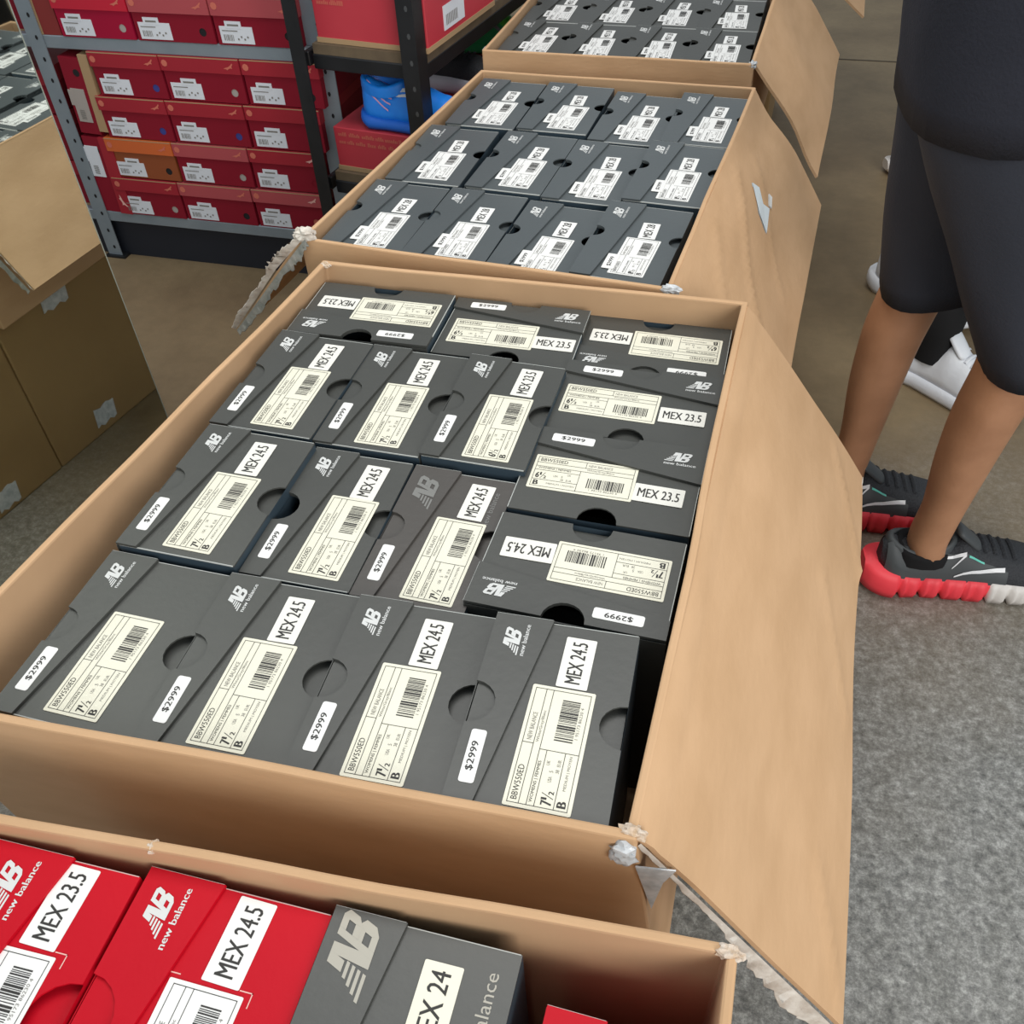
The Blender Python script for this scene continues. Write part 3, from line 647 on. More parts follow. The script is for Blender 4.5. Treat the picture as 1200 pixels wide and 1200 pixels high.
def red_box(label, x, z, w, h, lm=None, bm_=None, hole=M_HOLE, tag=0, depth=0.28, y=YR, lid=0.036, parent=None, name='shoe_box', rot=None, mark=True, lab=True, group='red shoe boxes on the grey rack', fold=0.0):
    """x: left edge, z: bottom, printed end facing -y"""
    t = thing(name, label, 'shoe box', (x+w/2, y, z), 0, group)
    if rot: t.rotation_euler = rot
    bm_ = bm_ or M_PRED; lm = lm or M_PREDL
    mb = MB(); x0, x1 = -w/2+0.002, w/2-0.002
    hb = h-lid
    mb.box((x0, 0.002, 0.0), (x1, depth, h-0.004))
    hx, hz, hr = x1-0.028, 0.024, 0.009
    ring = [(hx+hr*math.cos(a*math.pi/6), hz+hr*math.sin(a*math.pi/6)) for a in range(12)]
    # front panel with a punched finger hole: a fan of quads round the hole
    outer = []
    for (cx, cz) in ring:
        dx, dz_ = cx-hx, cz-hz; s = 1e9
        for lim, d in ((x1-hx, dx), (x0-hx, dx)):
            if d*lim > 1e-9: s = min(s, lim/d)
        for lim, d in ((hb-hz, dz_), (0-hz, dz_)):
            if d*lim > 1e-9: s = min(s, lim/d)
        outer.append((hx+dx*s, hz+dz_*s))
    vs = [(p[0], 0, p[1]) for p in ring] + [(p[0], 0, p[1]) for p in outer]
    mb.add(vs, [(i, (i+1) % 12, 12+(i+1) % 12, 12+i) for i in range(12)])
    # fill the corners of the panel
    cs = [(x0, 0), (x1, 0), (x1, hb), (x0, hb)]
    for c_ in cs:
        for i in range(12):
            a, b = outer[i], outer[(i+1) % 12]
            on = lambda p: (abs(p[0]-c_[0]) < 1e-6, abs(p[1]-c_[1]) < 1e-6)
            A, Bq = on(a), on(b)
            if (A[0] and Bq[1] and not A[1]) or (A[1] and Bq[0] and not A[0]):
                mb.add([(a[0], 0, a[1]), (b[0], 0, b[1]), (c_[0], 0, c_[1])], [(0, 1, 2)])
    mb.add([(x0, 0, 0), (x1, 0, 0), (x1, 0.002, 0), (x0, 0.002, 0)], [(0, 1, 2, 3)], 1)
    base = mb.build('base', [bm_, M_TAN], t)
    db = MB(); db.add([(p[0], 0.0012, p[1]) for p in [(hx+hr*1.1*math.cos(a*math.pi/6), hz+hr*1.1*math.sin(a*math.pi/6)) for a in range(12)]], [tuple(range(12))]); db.build('finger_hole', hole, t)
    lb = MB()
    lb.box((-w/2+0.0005, -0.0045, h-lid), (w/2-0.0005, depth+0.002, h-0.002), 0)
    lb.add([(-w/2+0.0005, -0.0048, h-0.0045), (w/2-0.0005, -0.0048, h-0.0045), (w/2-0.0005, -0.0048, h-0.002), (-w/2+0.0005, -0.0048, h-0.002)], [(0, 1, 2, 3)], 1)
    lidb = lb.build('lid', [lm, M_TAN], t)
    if mark:
        P = MB(); 
        P.add([(-w/2+0.013+0.008*math.cos(a*math.pi/4), -0.0050, h-lid*0.52+0.008*math.sin(a*math.pi/4)) for a in range(8)], [tuple(range(8))], 1)
        cat = [(0, 0.2), (0.25, 0.35), (0.5, 0.45), (0.75, 0.7), (0.95, 1.0), (1.0, 0.85), (0.85, 0.5), (0.9, 0.25), (0.72, 0.3), (0.55, 0.2), (0.35, 0.0), (0.3, 0.15)]
        P.build('print', [M_PTXT, M_PTXT], lidb); P = MB(); P.add([(w/2-0.042+0.026*a, -0.0050, h-lid*0.75+0.016*b) for a, b in cat], [tuple(range(len(cat)))], 0)
        P.build('print', [M_PMARK if mark == 2 else M_PTXT, M_PTXT], lidb)
    if lab:
        ax = -w/2+0.012; lw, lh = 0.082, 0.036
        q = MB(); q.box((ax, -0.0012, 0.004), (ax+lw, 0, 0.004+lh)); 
        dx = tag; q.box((ax+0.016+dx, -0.0018, 0.004+lh-0.004), (ax+0.056+dx, 0, 0.004+lh+0.011))
        lo = q.build('label', mat('shelf_label', (0.74, 0.78, 0.84), 0.5), t)
        P = Print(); rnd = random.Random(3); a = ax+0.008
        while a < ax+0.032: P.rect(a, 0.010, a+0.0012, 0.023); a += rnd.choice((0.002, 0.0026, 0.0034))
        for k in range(4): P.rect(ax+0.042+0.008*k, 0.012+0.005*(k % 2), ax+0.046+0.008*k, 0.016+0.005*(k % 2), 1)
        P.rect(ax+0.006, 0.030, ax+0.045, 0.032, 1); P.rect(ax+0.022+dx, 0.041, ax+0.050+dx, 0.045, 1)
        me = P.mb.mesh('print', [M_INK2, M_INK2])
        for v in me.vertices: v.co = (v.co.x, -0.0022, v.co.y)
        link('print', me, lo)
    return t
zs = [0.137, 0.243, 0.348, 0.453]; hh = 0.104
cw = [(-1.631, 0.193), (-1.437, 0.209), (-1.226, 0.196)]
cn = ['left column', 'middle column', 'right column']; rn = ['bottom', 'second from the bottom', 'third from the bottom', 'top']
HO = [[M_GREYP, M_HOLE, M_PTXT], [M_HOLE, M_GREYP, M_PRED], [M_BLUEP, M_BLUEP, M_HOLE], [M_BLUEP, M_GREYP, M_HOLE]]
for r in range(4):
    for c in range(3):
        x, w = cw[c]; x += (r-1.5)*0.018 + 0.004
        lm = M_PREDL; b = M_PRED; nm = 'red'
        if (r, c) == (1, 0): lm, b, nm = M_ORANGE, M_ORANGED, 'orange'
        elif (r, c) in ((0, 1), (1, 1), (0, 2)): lm = M_PFADE; nm = 'faded red'
        red_box('%s shoe box on the grey rack\'s lower bay, %s, %s' % (nm, cn[c], rn[r]), x, zs[r], w, hh, lm, b, HO[r][c], tag=(0.014 if (r+c) % 3 == 1 else 0), y=YR-0.004+0.002*((r*3+c) % 3), mark=2 if (r, c) in ((0, 2), (1, 2)) else 1)
for c, (x, w) in enumerate(((-1.652, 0.203), (-1.446, 0.206), (-1.237, 0.210))):
    red_box('red shoe box on the grey rack\'s upper board, %s' % ['left of three', 'middle of three', 'right of three'][c], x, 0.5855, w, 0.104, [mat('bright_red_lid', (0.56, 0.010, 0.035), 0.5), M_PFADE, M_PFADE][c], mat('crimson_board', (0.36, 0.004, 0.035), 0.55, spec=0.25) if c == 0 else M_PRED, [M_GREYP, M_HOLE, M_HOLE][c], y=YR-0.004, lid=0.042, group='red shoe boxes on the upper board')
# two boxes standing on end at the left of the lower bay, one lying at the left of the upper board
def end_box(label, x, z, rx, w, h, deep, brown, lbl):
    t = thing('shoe_box', label, 'shoe box', (x, YR-0.002, z), 0, 'shoe boxes standing on end at the rack\'s left'); t.rotation_euler = (0, math.radians(rx), 0)
    mb = MB(); mb.box((0, 0, 0), (w, deep, h)); mb.build('base', M_PRED, t)
    mb = MB()
    if brown: mb.box((w, -0.002, 0.01), (w+0.026, deep, h+0.01)); mb.build('lid', M_TAN, t)
    else: mb.box((w, -0.004, 0.0), (w+0.036, deep, h+0.002)); ld = mb.build('lid', M_PREDL, t)
    q = MB(); 
    q.box((w-0.050, -0.0014, lbl), (w-0.012, 0, lbl+0.082)); q.box((w-0.058, -0.0018, lbl+0.040), (w-0.045, 0, lbl+0.078)); lo = q.build('label', M_GREYP if brown else mat('shelf_label', (0.74, 0.78, 0.84), 0.5), t)
    P = MB()
    for k in range(6): P.add([(w-0.040, -0.0022, lbl+0.008+0.004*k), (w-0.026, -0.0022, lbl+0.008+0.004*k), (w-0.026, -0.0022, lbl+0.010+0.004*k), (w-0.040, -0.0022, lbl+0.010+0.004*k)], [(0, 1, 2, 3)])
    P.build('print', M_INK2, lo)
    hb = MB(); hb.add([(w-0.018+0.009*math.cos(a*math.pi/5), -0.0008, h-0.035+0.009*math.sin(a*math.pi/5)) for a in range(10)], [tuple(range(10))]); hb.build('finger_hole', M_HOLE, t)
    if not brown:
        P = MB()
        cat = [(0, 0.2), (0.25, 0.35), (0.5, 0.45), (0.75, 0.7), (0.95, 1.0), (1.0, 0.85), (0.85, 0.5), (0.9, 0.25), (0.72, 0.3), (0.55, 0.2), (0.35, 0.0), (0.3, 0.15)]
        P.add([(w+0.008+0.022*b, -0.0046, 0.055-0.034*a) for a, b in cat], [tuple(range(len(cat)))])
        P.build('print', M_PMARK, ld)
    return t
end_box('red shoe box leaning on end beside its tan lid, upper left of the lower bay', -1.700, 0.352, 3.0, 0.058, 0.186, 0.24, True, 0.030)
end_box('red shoe box standing on end, bottom left of the lower bay', -1.713, 0.1385, 2.0, 0.050, 0.204, 0.24, False, 0.098)
t = thing('shoe_box', 'dull red shoe box at the upper board\'s left end', 'shoe box', (-1.706, YR, 0.5855), 0)
mb = MB(); mb.box((0, 0, 0), (0.050, 0.26, 0.16)); mb.build('base', mat('dull_red', (0.24, 0.025, 0.022), 0.6), t)
mb = MB(); mb.box((-0.014, -0.001, 0.0), (-0.001, 0.26, 0.162)); mb.build('lid', M_TAN, t)
for i, (z, h_) in enumerate(((0.1375, 0.12), (0.259, 0.12), (0.381, 0.11), (0.5855, 0.12), (0.707, 0.12))):
    t = thing('shoe_box', 'red shoe box glimpsed between mirror edge and grey post, %s of the stack' % ['bottom', 'second', 'third', 'fourth', 'top'][i], 'shoe box', (-1.965, YR+0.03, z), 0, 'red shoe boxes left of the grey post')
    mb = MB(); mb.box((0, 0, 0), (0.195, 0.26, h_-0.038)); mb.build('base', M_PRED, t)
    mb = MB(); mb.box((-0.001, -0.003, h_-0.038), (0.196, 0.262, h_-0.001)); mb.build('lid', M_PREDL, t)

# black rack ------------------------------------------------------------
RB = Vector((-0.686, 1.800, 0)); RA = math.radians(-8)
def rk(x, y, z=0): return (RB.x + x*math.cos(RA) - y*math.sin(RA), RB.y + x*math.sin(RA) + y*math.cos(RA), z)
bk = thing('black_rack', 'black steel rack beside the cartons with shoes on its lower shelf', 'rack', RB, RA)
XL = -0.302
post(bk, XL, 0.0, 0, 1.6, 0.034, M_RACKB, hm=M_RACKB)
post(bk, -0.037, 0.0, 0, 1.6, 0.037, M_RACKB, hm=mat('worn_bolt', (0.06, 0.065, 0.07), 0.5))
mb = MB(); mb.box((-0.003, 0.003, 0), (0.0, 0.04, 1.6)); mb.build('post_web', M_RACKB, bk)
for x in (XL, -0.037): post(bk, x, 0.72, 0, 1.6, 0.034, M_RACKB, hm=M_RACKB)
ZL, ZU = 0.360, 0.636
for zt_ in (ZL, ZU, 1.10):
    zb = zt_-0.050; th = 0.030
    beam(bk, (XL+0.034, 0.026, zb), (-0.037, 0.040, zb+th), M_RACKB)
    beam(bk, (-0.018, 0.04, zb), (-0.004, 0.74, zb+th), M_RACKB); beam(bk, (XL+0.004, 0.036, zb), (XL+0.018, 0.74, zb+th), M_RACKB)
    mb = MB(); mb.box((XL+0.036, 0.030, zt_-0.020), (-0.0385, 0.75, zt_)); mb.build('shelf_board', M_PLYD, bk)
    mb = MB(); mb.box((-0.0385, 0.042, zt_-0.020), (-0.004, 0.715, zt_)); mb.build('shelf_board', M_PLYD, bk)
# large red boxes lying lengthwise
def long_box(label, x0, x1, y0, y1, z, h, lines, endlabel=True, lidh=0.0, flapped=False):
    t = thing('shoe_box', label, 'shoe box', rk((x0+x1)/2, (y0+y1)/2, z), RA); cx, cy = (x0+x1)/2, (y0+y1)/2
    mb = MB(); mb.box((x0-cx, y0-cy, 0), (x1-cx, y1-cy, h-0.001)); bs = bevel(mb.build('base', mat('rose_red_board', (0.55, 0.045, 0.065), 0.5, (0.50, 0.035, 0.055), 5, 3), t), 0.0015, 1)
    mb = MB(); mb.box((x0-cx-0.001, y0-cy-0.002, 0), (x1-cx+0.001, y1-cy+0.001, 0.010)); mb.build('raw_edge', M_TAN, t)
    if lines:
        P = Print(); rnd = random.Random(len(label))
        for r_, n in enumerate(lines):
            a = x0-cx+0.012
            for _ in range(n):
                w_ = rnd.uniform(0.014, 0.03); 
                b = a
                while b < a+w_:
                    P.rect(b, h*0.80-0.017*r_, b+0.0022, h*0.80-0.017*r_+rnd.choice((0.006, 0.006, 0.009))); b += 0.0036
                a += w_+0.006
        me = P.mb.mesh('print', [M_PTXT])
        for v in me.vertices: v.co = (v.co.x, y0-cy-0.0008, v.co.y)
        link('print', me, t)
    if endlabel:
        mb = MB(); mb.box((x1-cx, -0.085, 0.020), (x1-cx+0.0012, 0.010, 0.066)); lo = mb.build('label', mat('shelf_label', (0.74, 0.78, 0.84), 0.5), t)
        P = MB()
        for q in range(9): P.add([(x1-cx+0.0016, -0.075+0.006*q, 0.028), (x1-cx+0.0016, -0.072+0.006*q, 0.028), (x1-cx+0.0016, -0.072+0.006*q, 0.048), (x1-cx+0.0016, -0.075+0.006*q, 0.048)], [(0, 1, 2, 3)])
        P.build('print', M_INK2, lo)
        hb = MB(); hb.add([(x1-cx+0.0008, 0.10+0.010*math.cos(a*math.pi/5), 0.085+0.010*math.sin(a*math.pi/5)) for a in range(10)], [tuple(range(10))]); hb.build('finger_hole', M_HOLE, t)
    if flapped:
        mb = MB(); q = [(x1-cx+0.002, -0.155, h), (x1-cx+0.002, 0.155, h), (x1-cx+0.004, 0.10, h-0.012), (x1-cx+0.012, -0.05, h-0.045), (x1-cx+0.008, -0.10, h-0.03)]
        mb.add(q + [(a-0.002, b, c) for a, b, c in q], [(0, 1, 2, 3, 4), (9, 8, 7, 6, 5)]); mb.build('lid', M_PFADE, t)
    return t
long_box('large rose-red shoe box on the black rack\'s upper board, gold print on its side', XL+0.046, 0.004, 0.0405, 0.36, ZU+0.001, 0.135, (4, 3, 2), flapped=True)
long_box('dark red shoe box on the black rack\'s lower board carrying the blue sneaker', XL+0.042, -0.004, 0.043, 0.21, ZL+0.001, 0.098, (6, 6), endlabel=False)
long_box('red shoe box on the black rack\'s lower board, under the black sneaker', XL+0.042, -0.004, 0.225, 0.435, ZL+0.001, 0.098, (), endlabel=False)
long_box('red shoe box on the black rack\'s lower board, under the green sneaker', XL+0.042, -0.004, 0.45, 0.69, ZL+0.001, 0.098, (), endlabel=False)

# ================================================================== SHOES
def shoe(name, label, cat, loc, yaw, L=0.30, up=M_SHOEB, sole=M_SOLER, toe=None, ov=None, collar=0.098, wid=0.050, solet=0.032, heel_flare=0.012, marks=None, grooves=0, group=None, toe_h=0.062, scale=1.0, opening=M_HOLE, parent=None, tongue=True, mid=None, tsplit=0.60):
    if parent is None: t = thing(name, label, cat, loc, yaw, group)
    else:
        t = link(name, None, parent, loc, yaw)
        if label: t['label'] = label
    t.scale = (scale,)*3
    def hw(u):   # half width of the footprint
        a = wid*(0.72 + 0.28*math.sin(min(1, max(0, (u-0.25)/0.75))*math.pi*0.62+0.15))
        if u < 0.12: a *= math.sqrt(max(0.0, 1-((0.12-u)/0.125)**2))*0.98+0.02
        if u > 0.80: a *= math.sqrt(max(0.0, 1-((u-0.80)/0.203)**2))
        return max(a, 0.0015)
    yoff = lambda u: 0.008*math.sin(u*math.pi)
    zt = lambda u: solet*(1.0 + 0.45*max(0, (0.22-u)/0.22)**1.5) - 0.008*max(0, (u-0.55)/0.45) + 0.016*max(0, (u-0.80)/0.2)**1.5
    zb = lambda u: 0.030*max(0, (u-0.74)/0.26)**1.8 + 0.016*max(0, (0.10-u)/0.10)**1.6
    nn = 72; rings = []
    gpos = [0.13+i*(0.80/max(1, grooves-1)) for i in range(grooves)]
    for i in range(nn+1):
        u = i/nn; x = u*L
        if u < 0.1: x -= heel_flare*(1-u/0.1)
        w = hw(u)+0.005; top = zt(u); bot = zb(u); bul = 0.004
        for gp in gpos:
            if abs(u-gp) < 0.012: bot += 0.011; w -= 0.003; bul = -0.002
            elif abs(u-gp-0.045) < 0.010: bul = -0.001
        y = yoff(u)
        if top-bot < 0.008: top = bot+0.008
        rings.append([(x, y-w+0.004, bot), (x, y-w-bul, lerp(bot, top, 0.35)), (x, y-w-bul*0.5, lerp(bot, top, 0.75)), (x, y-w+0.004, top), (x, y+w-0.004, top), (x, y+w+bul*0.5, lerp(bot, top, 0.75)), (x, y+w+bul, lerp(bot, top, 0.35)), (x, y+w-0.004, bot)])
    k = int(nn*tsplit) if toe else nn
    mb = MB(); mb.loft(rings[:k+1], 0, True, True); mb.build('sole', sole, t)
    if toe: mb = MB(); mb.loft(rings[k:], 0, True, True); mb.build('toe_sole', toe, t)
    # upper
    def top(u):
        pts = [(0, collar*0.92), (0.05, collar), (0.12, collar*0.90), (0.24, collar*0.80), (0.36, collar*0.92), (0.44, collar*1.02), (0.56, collar*0.86), (0.72, toe_h+0.012), (0.88, toe_h), (0.97, toe_h*0.78), (1.0, toe_h*0.5)]
        for (a, b), (c, d) in zip(pts, pts[1:]):
            if u <= c: f = (u-a)/(c-a); f = f*f*(3-2*f); return b+(d-b)*f
        return pts[-1][1]
    def upt(u, ph, lift=0.0):
        w = hw(u)*0.97; z0 = zt(u)-0.006; h_ = max(0.004, top(u)-z0); c = math.cos(ph); s_ = math.sin(ph)
        e = 0.62
        taper = 1-0.32*(max(0, s_)**1.6)*min(1, (h_/0.06))
        n_ = Vector((0, -c, s_*0.6)).normalized()*lift
        return Vector((0.004+u*(L-0.010), yoff(u) - math.copysign(abs(c)**e, c)*w*taper, z0 + h_*(max(0, s_)**0.8))) + n_
    nu, npn = 40, 16
    rings = [[upt(i/nu, math.pi*j/npn) for j in range(npn+1)] for i in range(nu+1)]
    mb = MB(); mb.loft(rings, 0, True, True, closed=True); mb.build('upper', up, t)
    if ov:
        rr = [[upt(0.02+0.30*i/12, math.pi*(0.0+0.42*j/8), 0.0014) for j in range(9)] for i in range(13)]
        mb = MB(); mb.loft(rr, 0, False, True, closed=False)
        rr = [[upt(0.02+0.30*i/12, math.pi*(1-0.42*j/8), 0.0014) for j in range(9)] for i in range(13)]
        mb.loft(rr, 0, False, True, closed=False)
        rr = [[upt(0.32+0.36*i/12, math.pi*(0.0+(0.30-0.12*i/12)*j/6), 0.0010) for j in range(7)] for i in range(13)]
        mb.loft(rr, 0, False, True, closed=False); mb.build('overlay', ov, t)
    # collar ring round the ankle opening
    cr = []
    for j in range(20):
        a = 2*math.pi*j/20; cx = L*0.215+0.050*math.cos(a); cy = 0.028*math.sin(a)+0.004
        zz = collar*(0.84+0.14*abs(math.cos(a))**2)
        cr.append(Vector((cx, cy, zz)))
    ctr = Vector((L*0.215, 0.004, 0))
    ringset = []
    for dr, dz in ((1.18, -0.016), (1.17, 0.002), (1.06, 0.008), (0.94, 0.003), (0.90, -0.02)):
        ringset.append([Vector((ctr.x+(p.x-ctr.x)*dr, ctr.y+(p.y-ctr.y)*dr, p.z+dz)) for p in cr])
    mb = MB(); mb.loft(ringset, 0, False, True); mb.add(ringset[-1], [tuple(range(20))], 1)
    mb.build('collar', [ov or up, opening], t)
    if tongue:
        rr = []
        for i in range(6):
            f = i/5; x = L*(0.52-0.15*f); z = top(0.52)*0.92 + (collar*1.22-top(0.52)*0.92)*f; w = 0.024-0.004*abs(f-0.5)
            rr.append([(x-0.004, -w+0.004, z-0.004), (x-0.004, w+0.004, z-0.004), (x+0.006, w*0.9+0.004, z+0.003), (x+0.009, 0.004, z+0.006), (x+0.006, -w*0.9+0.004, z+0.003)])
        mb = MB(); mb.loft(rr, 0, True, True); subsurf(weld(mb.build('tongue', ov or up, t)), 1)
        lb = MB()
        for i in range(5):
            u = 0.50+0.055*i; pa = [upt(u, math.pi*f, 0.002) for f in (0.36, 0.42, 0.48, 0.54, 0.60, 0.64)]
            lb.loft([[p+Vector((-0.004, 0, 0)) for p in pa], [p+Vector((0, 0, 0.003)) for p in pa], [p+Vector((0.004, 0, 0)) for p in pa]], 0, False, True, closed=False)
        lb.build('laces', up if up is not M_SHOEB else M_SHOEB, t)
    for nm, mt, polys in (marks or []):
        for side in (0, 1):
            mb = MB()
            for poly in polys:
                mb.add([upt(u, math.pi*(v if not side else 1-v), 0.0026) for u, v in poly], [tuple(range(len(poly)))])
            mb.build(nm, mt, t)
    return t
def band(u0, v0, u1, v1, w0, w1, n=6):
    a = [(lerp(u0, u1, i/n), lerp(v0, v1, i/n)+lerp(w0, w1, i/n)/2) for i in range(n+1)]
    b = [(lerp(u0, u1, i/n), lerp(v0, v1, i/n)-lerp(w0, w1, i/n)/2) for i in range(n+1)]
    return [[a[i], a[i+1], b[i+1], b[i]] for i in range(n)]
vec = band(0.395, 0.05, 0.66, 0.20, 0.012, 0.055) + band(0.34, 0.245, 0.44, 0.255, 0.030, 0.040, 3) + band(0.375, 0.13, 0.44, 0.245, 0.012, 0.03, 3)
MK = [('side_emblem', M_SILV, vec), ('heel_stripe', M_SHOEG, band(0.07, 0.10, 0.16, 0.06, 0.014, 0.014)), ('mint_wordmark', M_MINT, band(0.455, 0.235, 0.545, 0.225, 0.022, 0.022))]

shoe('sneaker', 'bright blue sneaker with pink stripes on the red box behind the black post', 'sneaker', rk(-0.196, 0.086, ZL+0.0995), RA+0.02, 0.275, M_BLUE, mat('blue_sole', (0.01, 0.14, 0.65), 0.5), M_PINKS, None, 0.100, 0.046, 0.024, 0.0, 
     [('stripes', M_PINK, band(0.03, 0.42, 0.30, 0.22, 0.022, 0.018)+band(0.04, 0.35, 0.29, 0.16, 0.022, 0.018)+band(0.05, 0.28, 0.27, 0.10, 0.022, 0.018)), ('emblem', M_SILV, band(0.28, 0.34, 0.52, 0.25, 0.05, 0.05)+band(0.30, 0.26, 0.5, 0.2, 0.03, 0.03))], opening=M_PRED, tongue=False)
shoe('sneaker', 'black sneaker with a white sole behind the black post, near the second carton', 'sneaker', rk(-0.235, 0.320, ZL+0.0995), RA+0.05, 0.265, M_SHOEB, mat('white_sole', (0.62, 0.64, 0.72), 0.5), None, None, 0.085, 0.045, 0.036)
shoe('sneaker', 'bright green sneaker on the lower shelf, left of the third carton', 'sneaker', rk(-0.215, 0.570, ZL+0.0995), RA+0.15, 0.265, M_GREEN, M_GREEND, None, M_GREEND, 0.09, 0.045, 0.026, marks=[('stripe', M_RACKG, band(0.35, 0.25, 0.6, 0.1, 0.06, 0.04))])

# ================================================================== PEOPLE
def skin_mesh(name, verts, edges, radii, root, m, parent, sub=2):
    me = bpy.data.meshes.new(name); me.from_pydata(verts, edges, []); ob = bpy.data.objects.new(name, me); COL.objects.link(ob)
    sk = ob.modifiers.new('skin', 'SKIN'); sk.use_smooth_shade = True
    lay = me.skin_vertices[0].data
    for i, r in enumerate(radii): lay[i].radius = r if isinstance(r, tuple) else (r, r)
    for i in range(len(verts)): lay[i].use_root = (i == root)
    ss = ob.modifiers.new('sub', 'SUBSURF'); ss.levels = sub; ss.render_levels = sub
    dg = bpy.context.evaluated_depsgraph_get(); dg.update()
    nm = bpy.data.meshes.new_from_object(ob.evaluated_get(dg)); bpy.data.objects.remove(ob); bpy.data.meshes.remove(me)
    nm.materials.clear(); nm.materials.append(m); nm.polygons.foreach_set('use_smooth', [True]*len(nm.polygons))
    return link(name, nm, parent)
def ell(c, ax, ay, n=28, tilt=(0, 0), yaw=0.0, fold=0.0, seed=0):
    out = []
    for i in range(n):
        a = 2*math.pi*i/n; ca, sa = math.cos(a), math.sin(a)
        x = ax*math.copysign(abs(ca)**0.85, ca); y = ay*math.copysign(abs(sa)**0.85, sa)
        f = 1 + fold*noise.noise(Vector((ca*1.6+seed, sa*1.6, c[2]*7)))
        x *= f; y *= f
        X = x*math.cos(yaw)-y*math.sin(yaw); Y = x*math.sin(yaw)+y*math.cos(yaw)
        out.append((c[0]+X, c[1]+Y, c[2] + tilt[0]*X + tilt[1]*Y))
    return out
def person(label, base, yaw, feet, pelvis, bottoms='shorts', m_top=M_TEE, m_bot=M_SHORT, hem=0.745, h=1.0, arms=True, knees=None, group=None):
    """local frame: +x the way the person faces, +y the person's left. feet: ((x,y) ankle right, left)"""
    t = thing('person', label, 'person', base, yaw, group)
    px, py, pz = pelvis
    kn = knees
    sh = pz + 0.50*h
    V = []; E = []; Rr = []
    def v(p, r, par=None):
        V.append(p); Rr.append(r); i = len(V)-1
        if par is not None: E.append((par, i))
        return i
    root = v((px, py, pz), (0.12, 0.095))
    ab = v((px+0.01, py, pz+0.16*h), (0.105, 0.085), root); ch = v((px, py, pz+0.36*h), (0.125, 0.095), ab); nb = v((px-0.005, py, sh), (0.075, 0.065), ch)
    nk = v((px+0.012, py, sh+0.060*h), 0.052, nb); hd0 = v((px+0.022, py, sh+0.110*h), (0.064, 0.072), nk)
    hd1 = v((px+0.030, py, sh+0.185*h), (0.072, 0.086), hd0); hd2 = v((px+0.024, py, sh+0.245*h), (0.070, 0.082), hd1); hd3 = v((px+0.018, py, sh+0.285*h), (0.045, 0.052), hd2)
    for s, (fx, fy), (kx, ky, kz) in ((-1, feet[0], kn[0]), (1, feet[1], kn[1])):
        hp = v((px, py+s*0.085, pz-0.06), (0.085, 0.085), root)
        mt = v((lerp(px, kx, 0.5), lerp(py+s*0.085, ky, 0.5), lerp(pz-0.05, kz, 0.5)), 0.072, hp)
        k = v((kx, ky, kz), 0.052, mt)
        c0 = v((lerp(kx, fx, 0.25)-0.010, lerp(ky, fy, 0.25), lerp(kz, 0.1, 0.25)), (0.050, 0.054), k)
        c1_ = v((lerp(kx, fx, 0.5)-0.008, lerp(ky, fy, 0.5), lerp(kz, 0.1, 0.5)), (0.045, 0.048), c0)
        c2_ = v((lerp(kx, fx, 0.78), lerp(ky, fy, 0.78), lerp(kz, 0.1, 0.78)), (0.034, 0.036), c1_)
        an = v((fx, fy, 0.105), (0.034, 0.038), c2_); v((fx+0.012, fy, 0.070), (0.033, 0.042), an)
    if arms:
        for s in (-1, 1):
            s0 = v((px-0.005, py+s*0.165*h, sh-0.045), 0.050, ch); e_ = v((px+0.03, py+s*0.215*h, sh-0.31*h), 0.040, s0)
            f_ = v((px+0.16, py+s*0.185*h, sh-0.30*h), 0.036, e_); w_ = v((px+0.265, py+s*0.135*h, sh-0.275*h), 0.026, f_); v((px+0.33, py+s*0.115*h, sh-0.270*h), (0.020, 0.036), w_)
    body = skin_mesh('body', V, E, Rr, 0, M_SKIN, t, 2)
    if arms:
        for s in (-1, 1):
            hx, hy, hz = px+0.335, py+s*0.113*h, sh-0.270*h
            for i in range(4):
                o_ = (i-1.5)*0.017; ln = (0.060, 0.070, 0.066, 0.052)[i]
                skin_mesh('finger', [(hx-0.01, hy, hz+o_), (hx+ln*0.45, hy-s*0.006, hz+o_), (hx+ln*0.8, hy-s*0.020, hz+o_), (hx+ln, hy-s*0.036, hz+o_)], [(0, 1), (1, 2), (2, 3)], [0.0085, 0.008, 0.0075, 0.006], 0, M_SKIN, body, 1)
            skin_mesh('thumb', [(hx-0.035, hy-s*0.008, hz+0.024), (hx-0.010, hy-s*0.028, hz+0.036), (hx+0.012, hy-s*0.042, hz+0.034)], [(0, 1), (1, 2)], [0.011, 0.0095, 0.008], 0, M_SKIN, body, 1)
    # face and hair
    hx, hz = px+0.030, sh+0.190*h
    mb = MB(); mb.loft([ell((hx+0.082, py, hz-0.012+0.0), 0.010, 0.006, 8), ell((hx+0.092, py, hz-0.022), 0.014, 0.013, 8), ell((hx+0.084, py, hz-0.034), 0.012, 0.014, 8)], 0); subsurf(mb.build('nose', M_SKIN, body), 1)
    for s in (-1, 1):
        bm = bmesh.new(); bmesh.ops.create_uvsphere(bm, u_segments=12, v_segments=8, radius=0.008); me = bpy.data.meshes.new('eye'); bm.to_mesh(me); bm.free(); me.materials.append(M_HAIR)
        link('eye', me, body, (hx+0.064, py+s*0.031, hz+0.004))
        bm = bmesh.new(); bmesh.ops.create_uvsphere(bm, u_segments=10, v_segments=8, radius=1); 
        for q in bm.verts: q.co = Vector((q.co.x*0.018, q.co.y*0.008, q.co.z*0.030))
        me = bpy.data.meshes.new('ear'); bm.to_mesh(me); bm.free(); me.materials.append(M_SKIN); link('ear', me, body, (hx-0.008, py+s*0.076, hz-0.010))
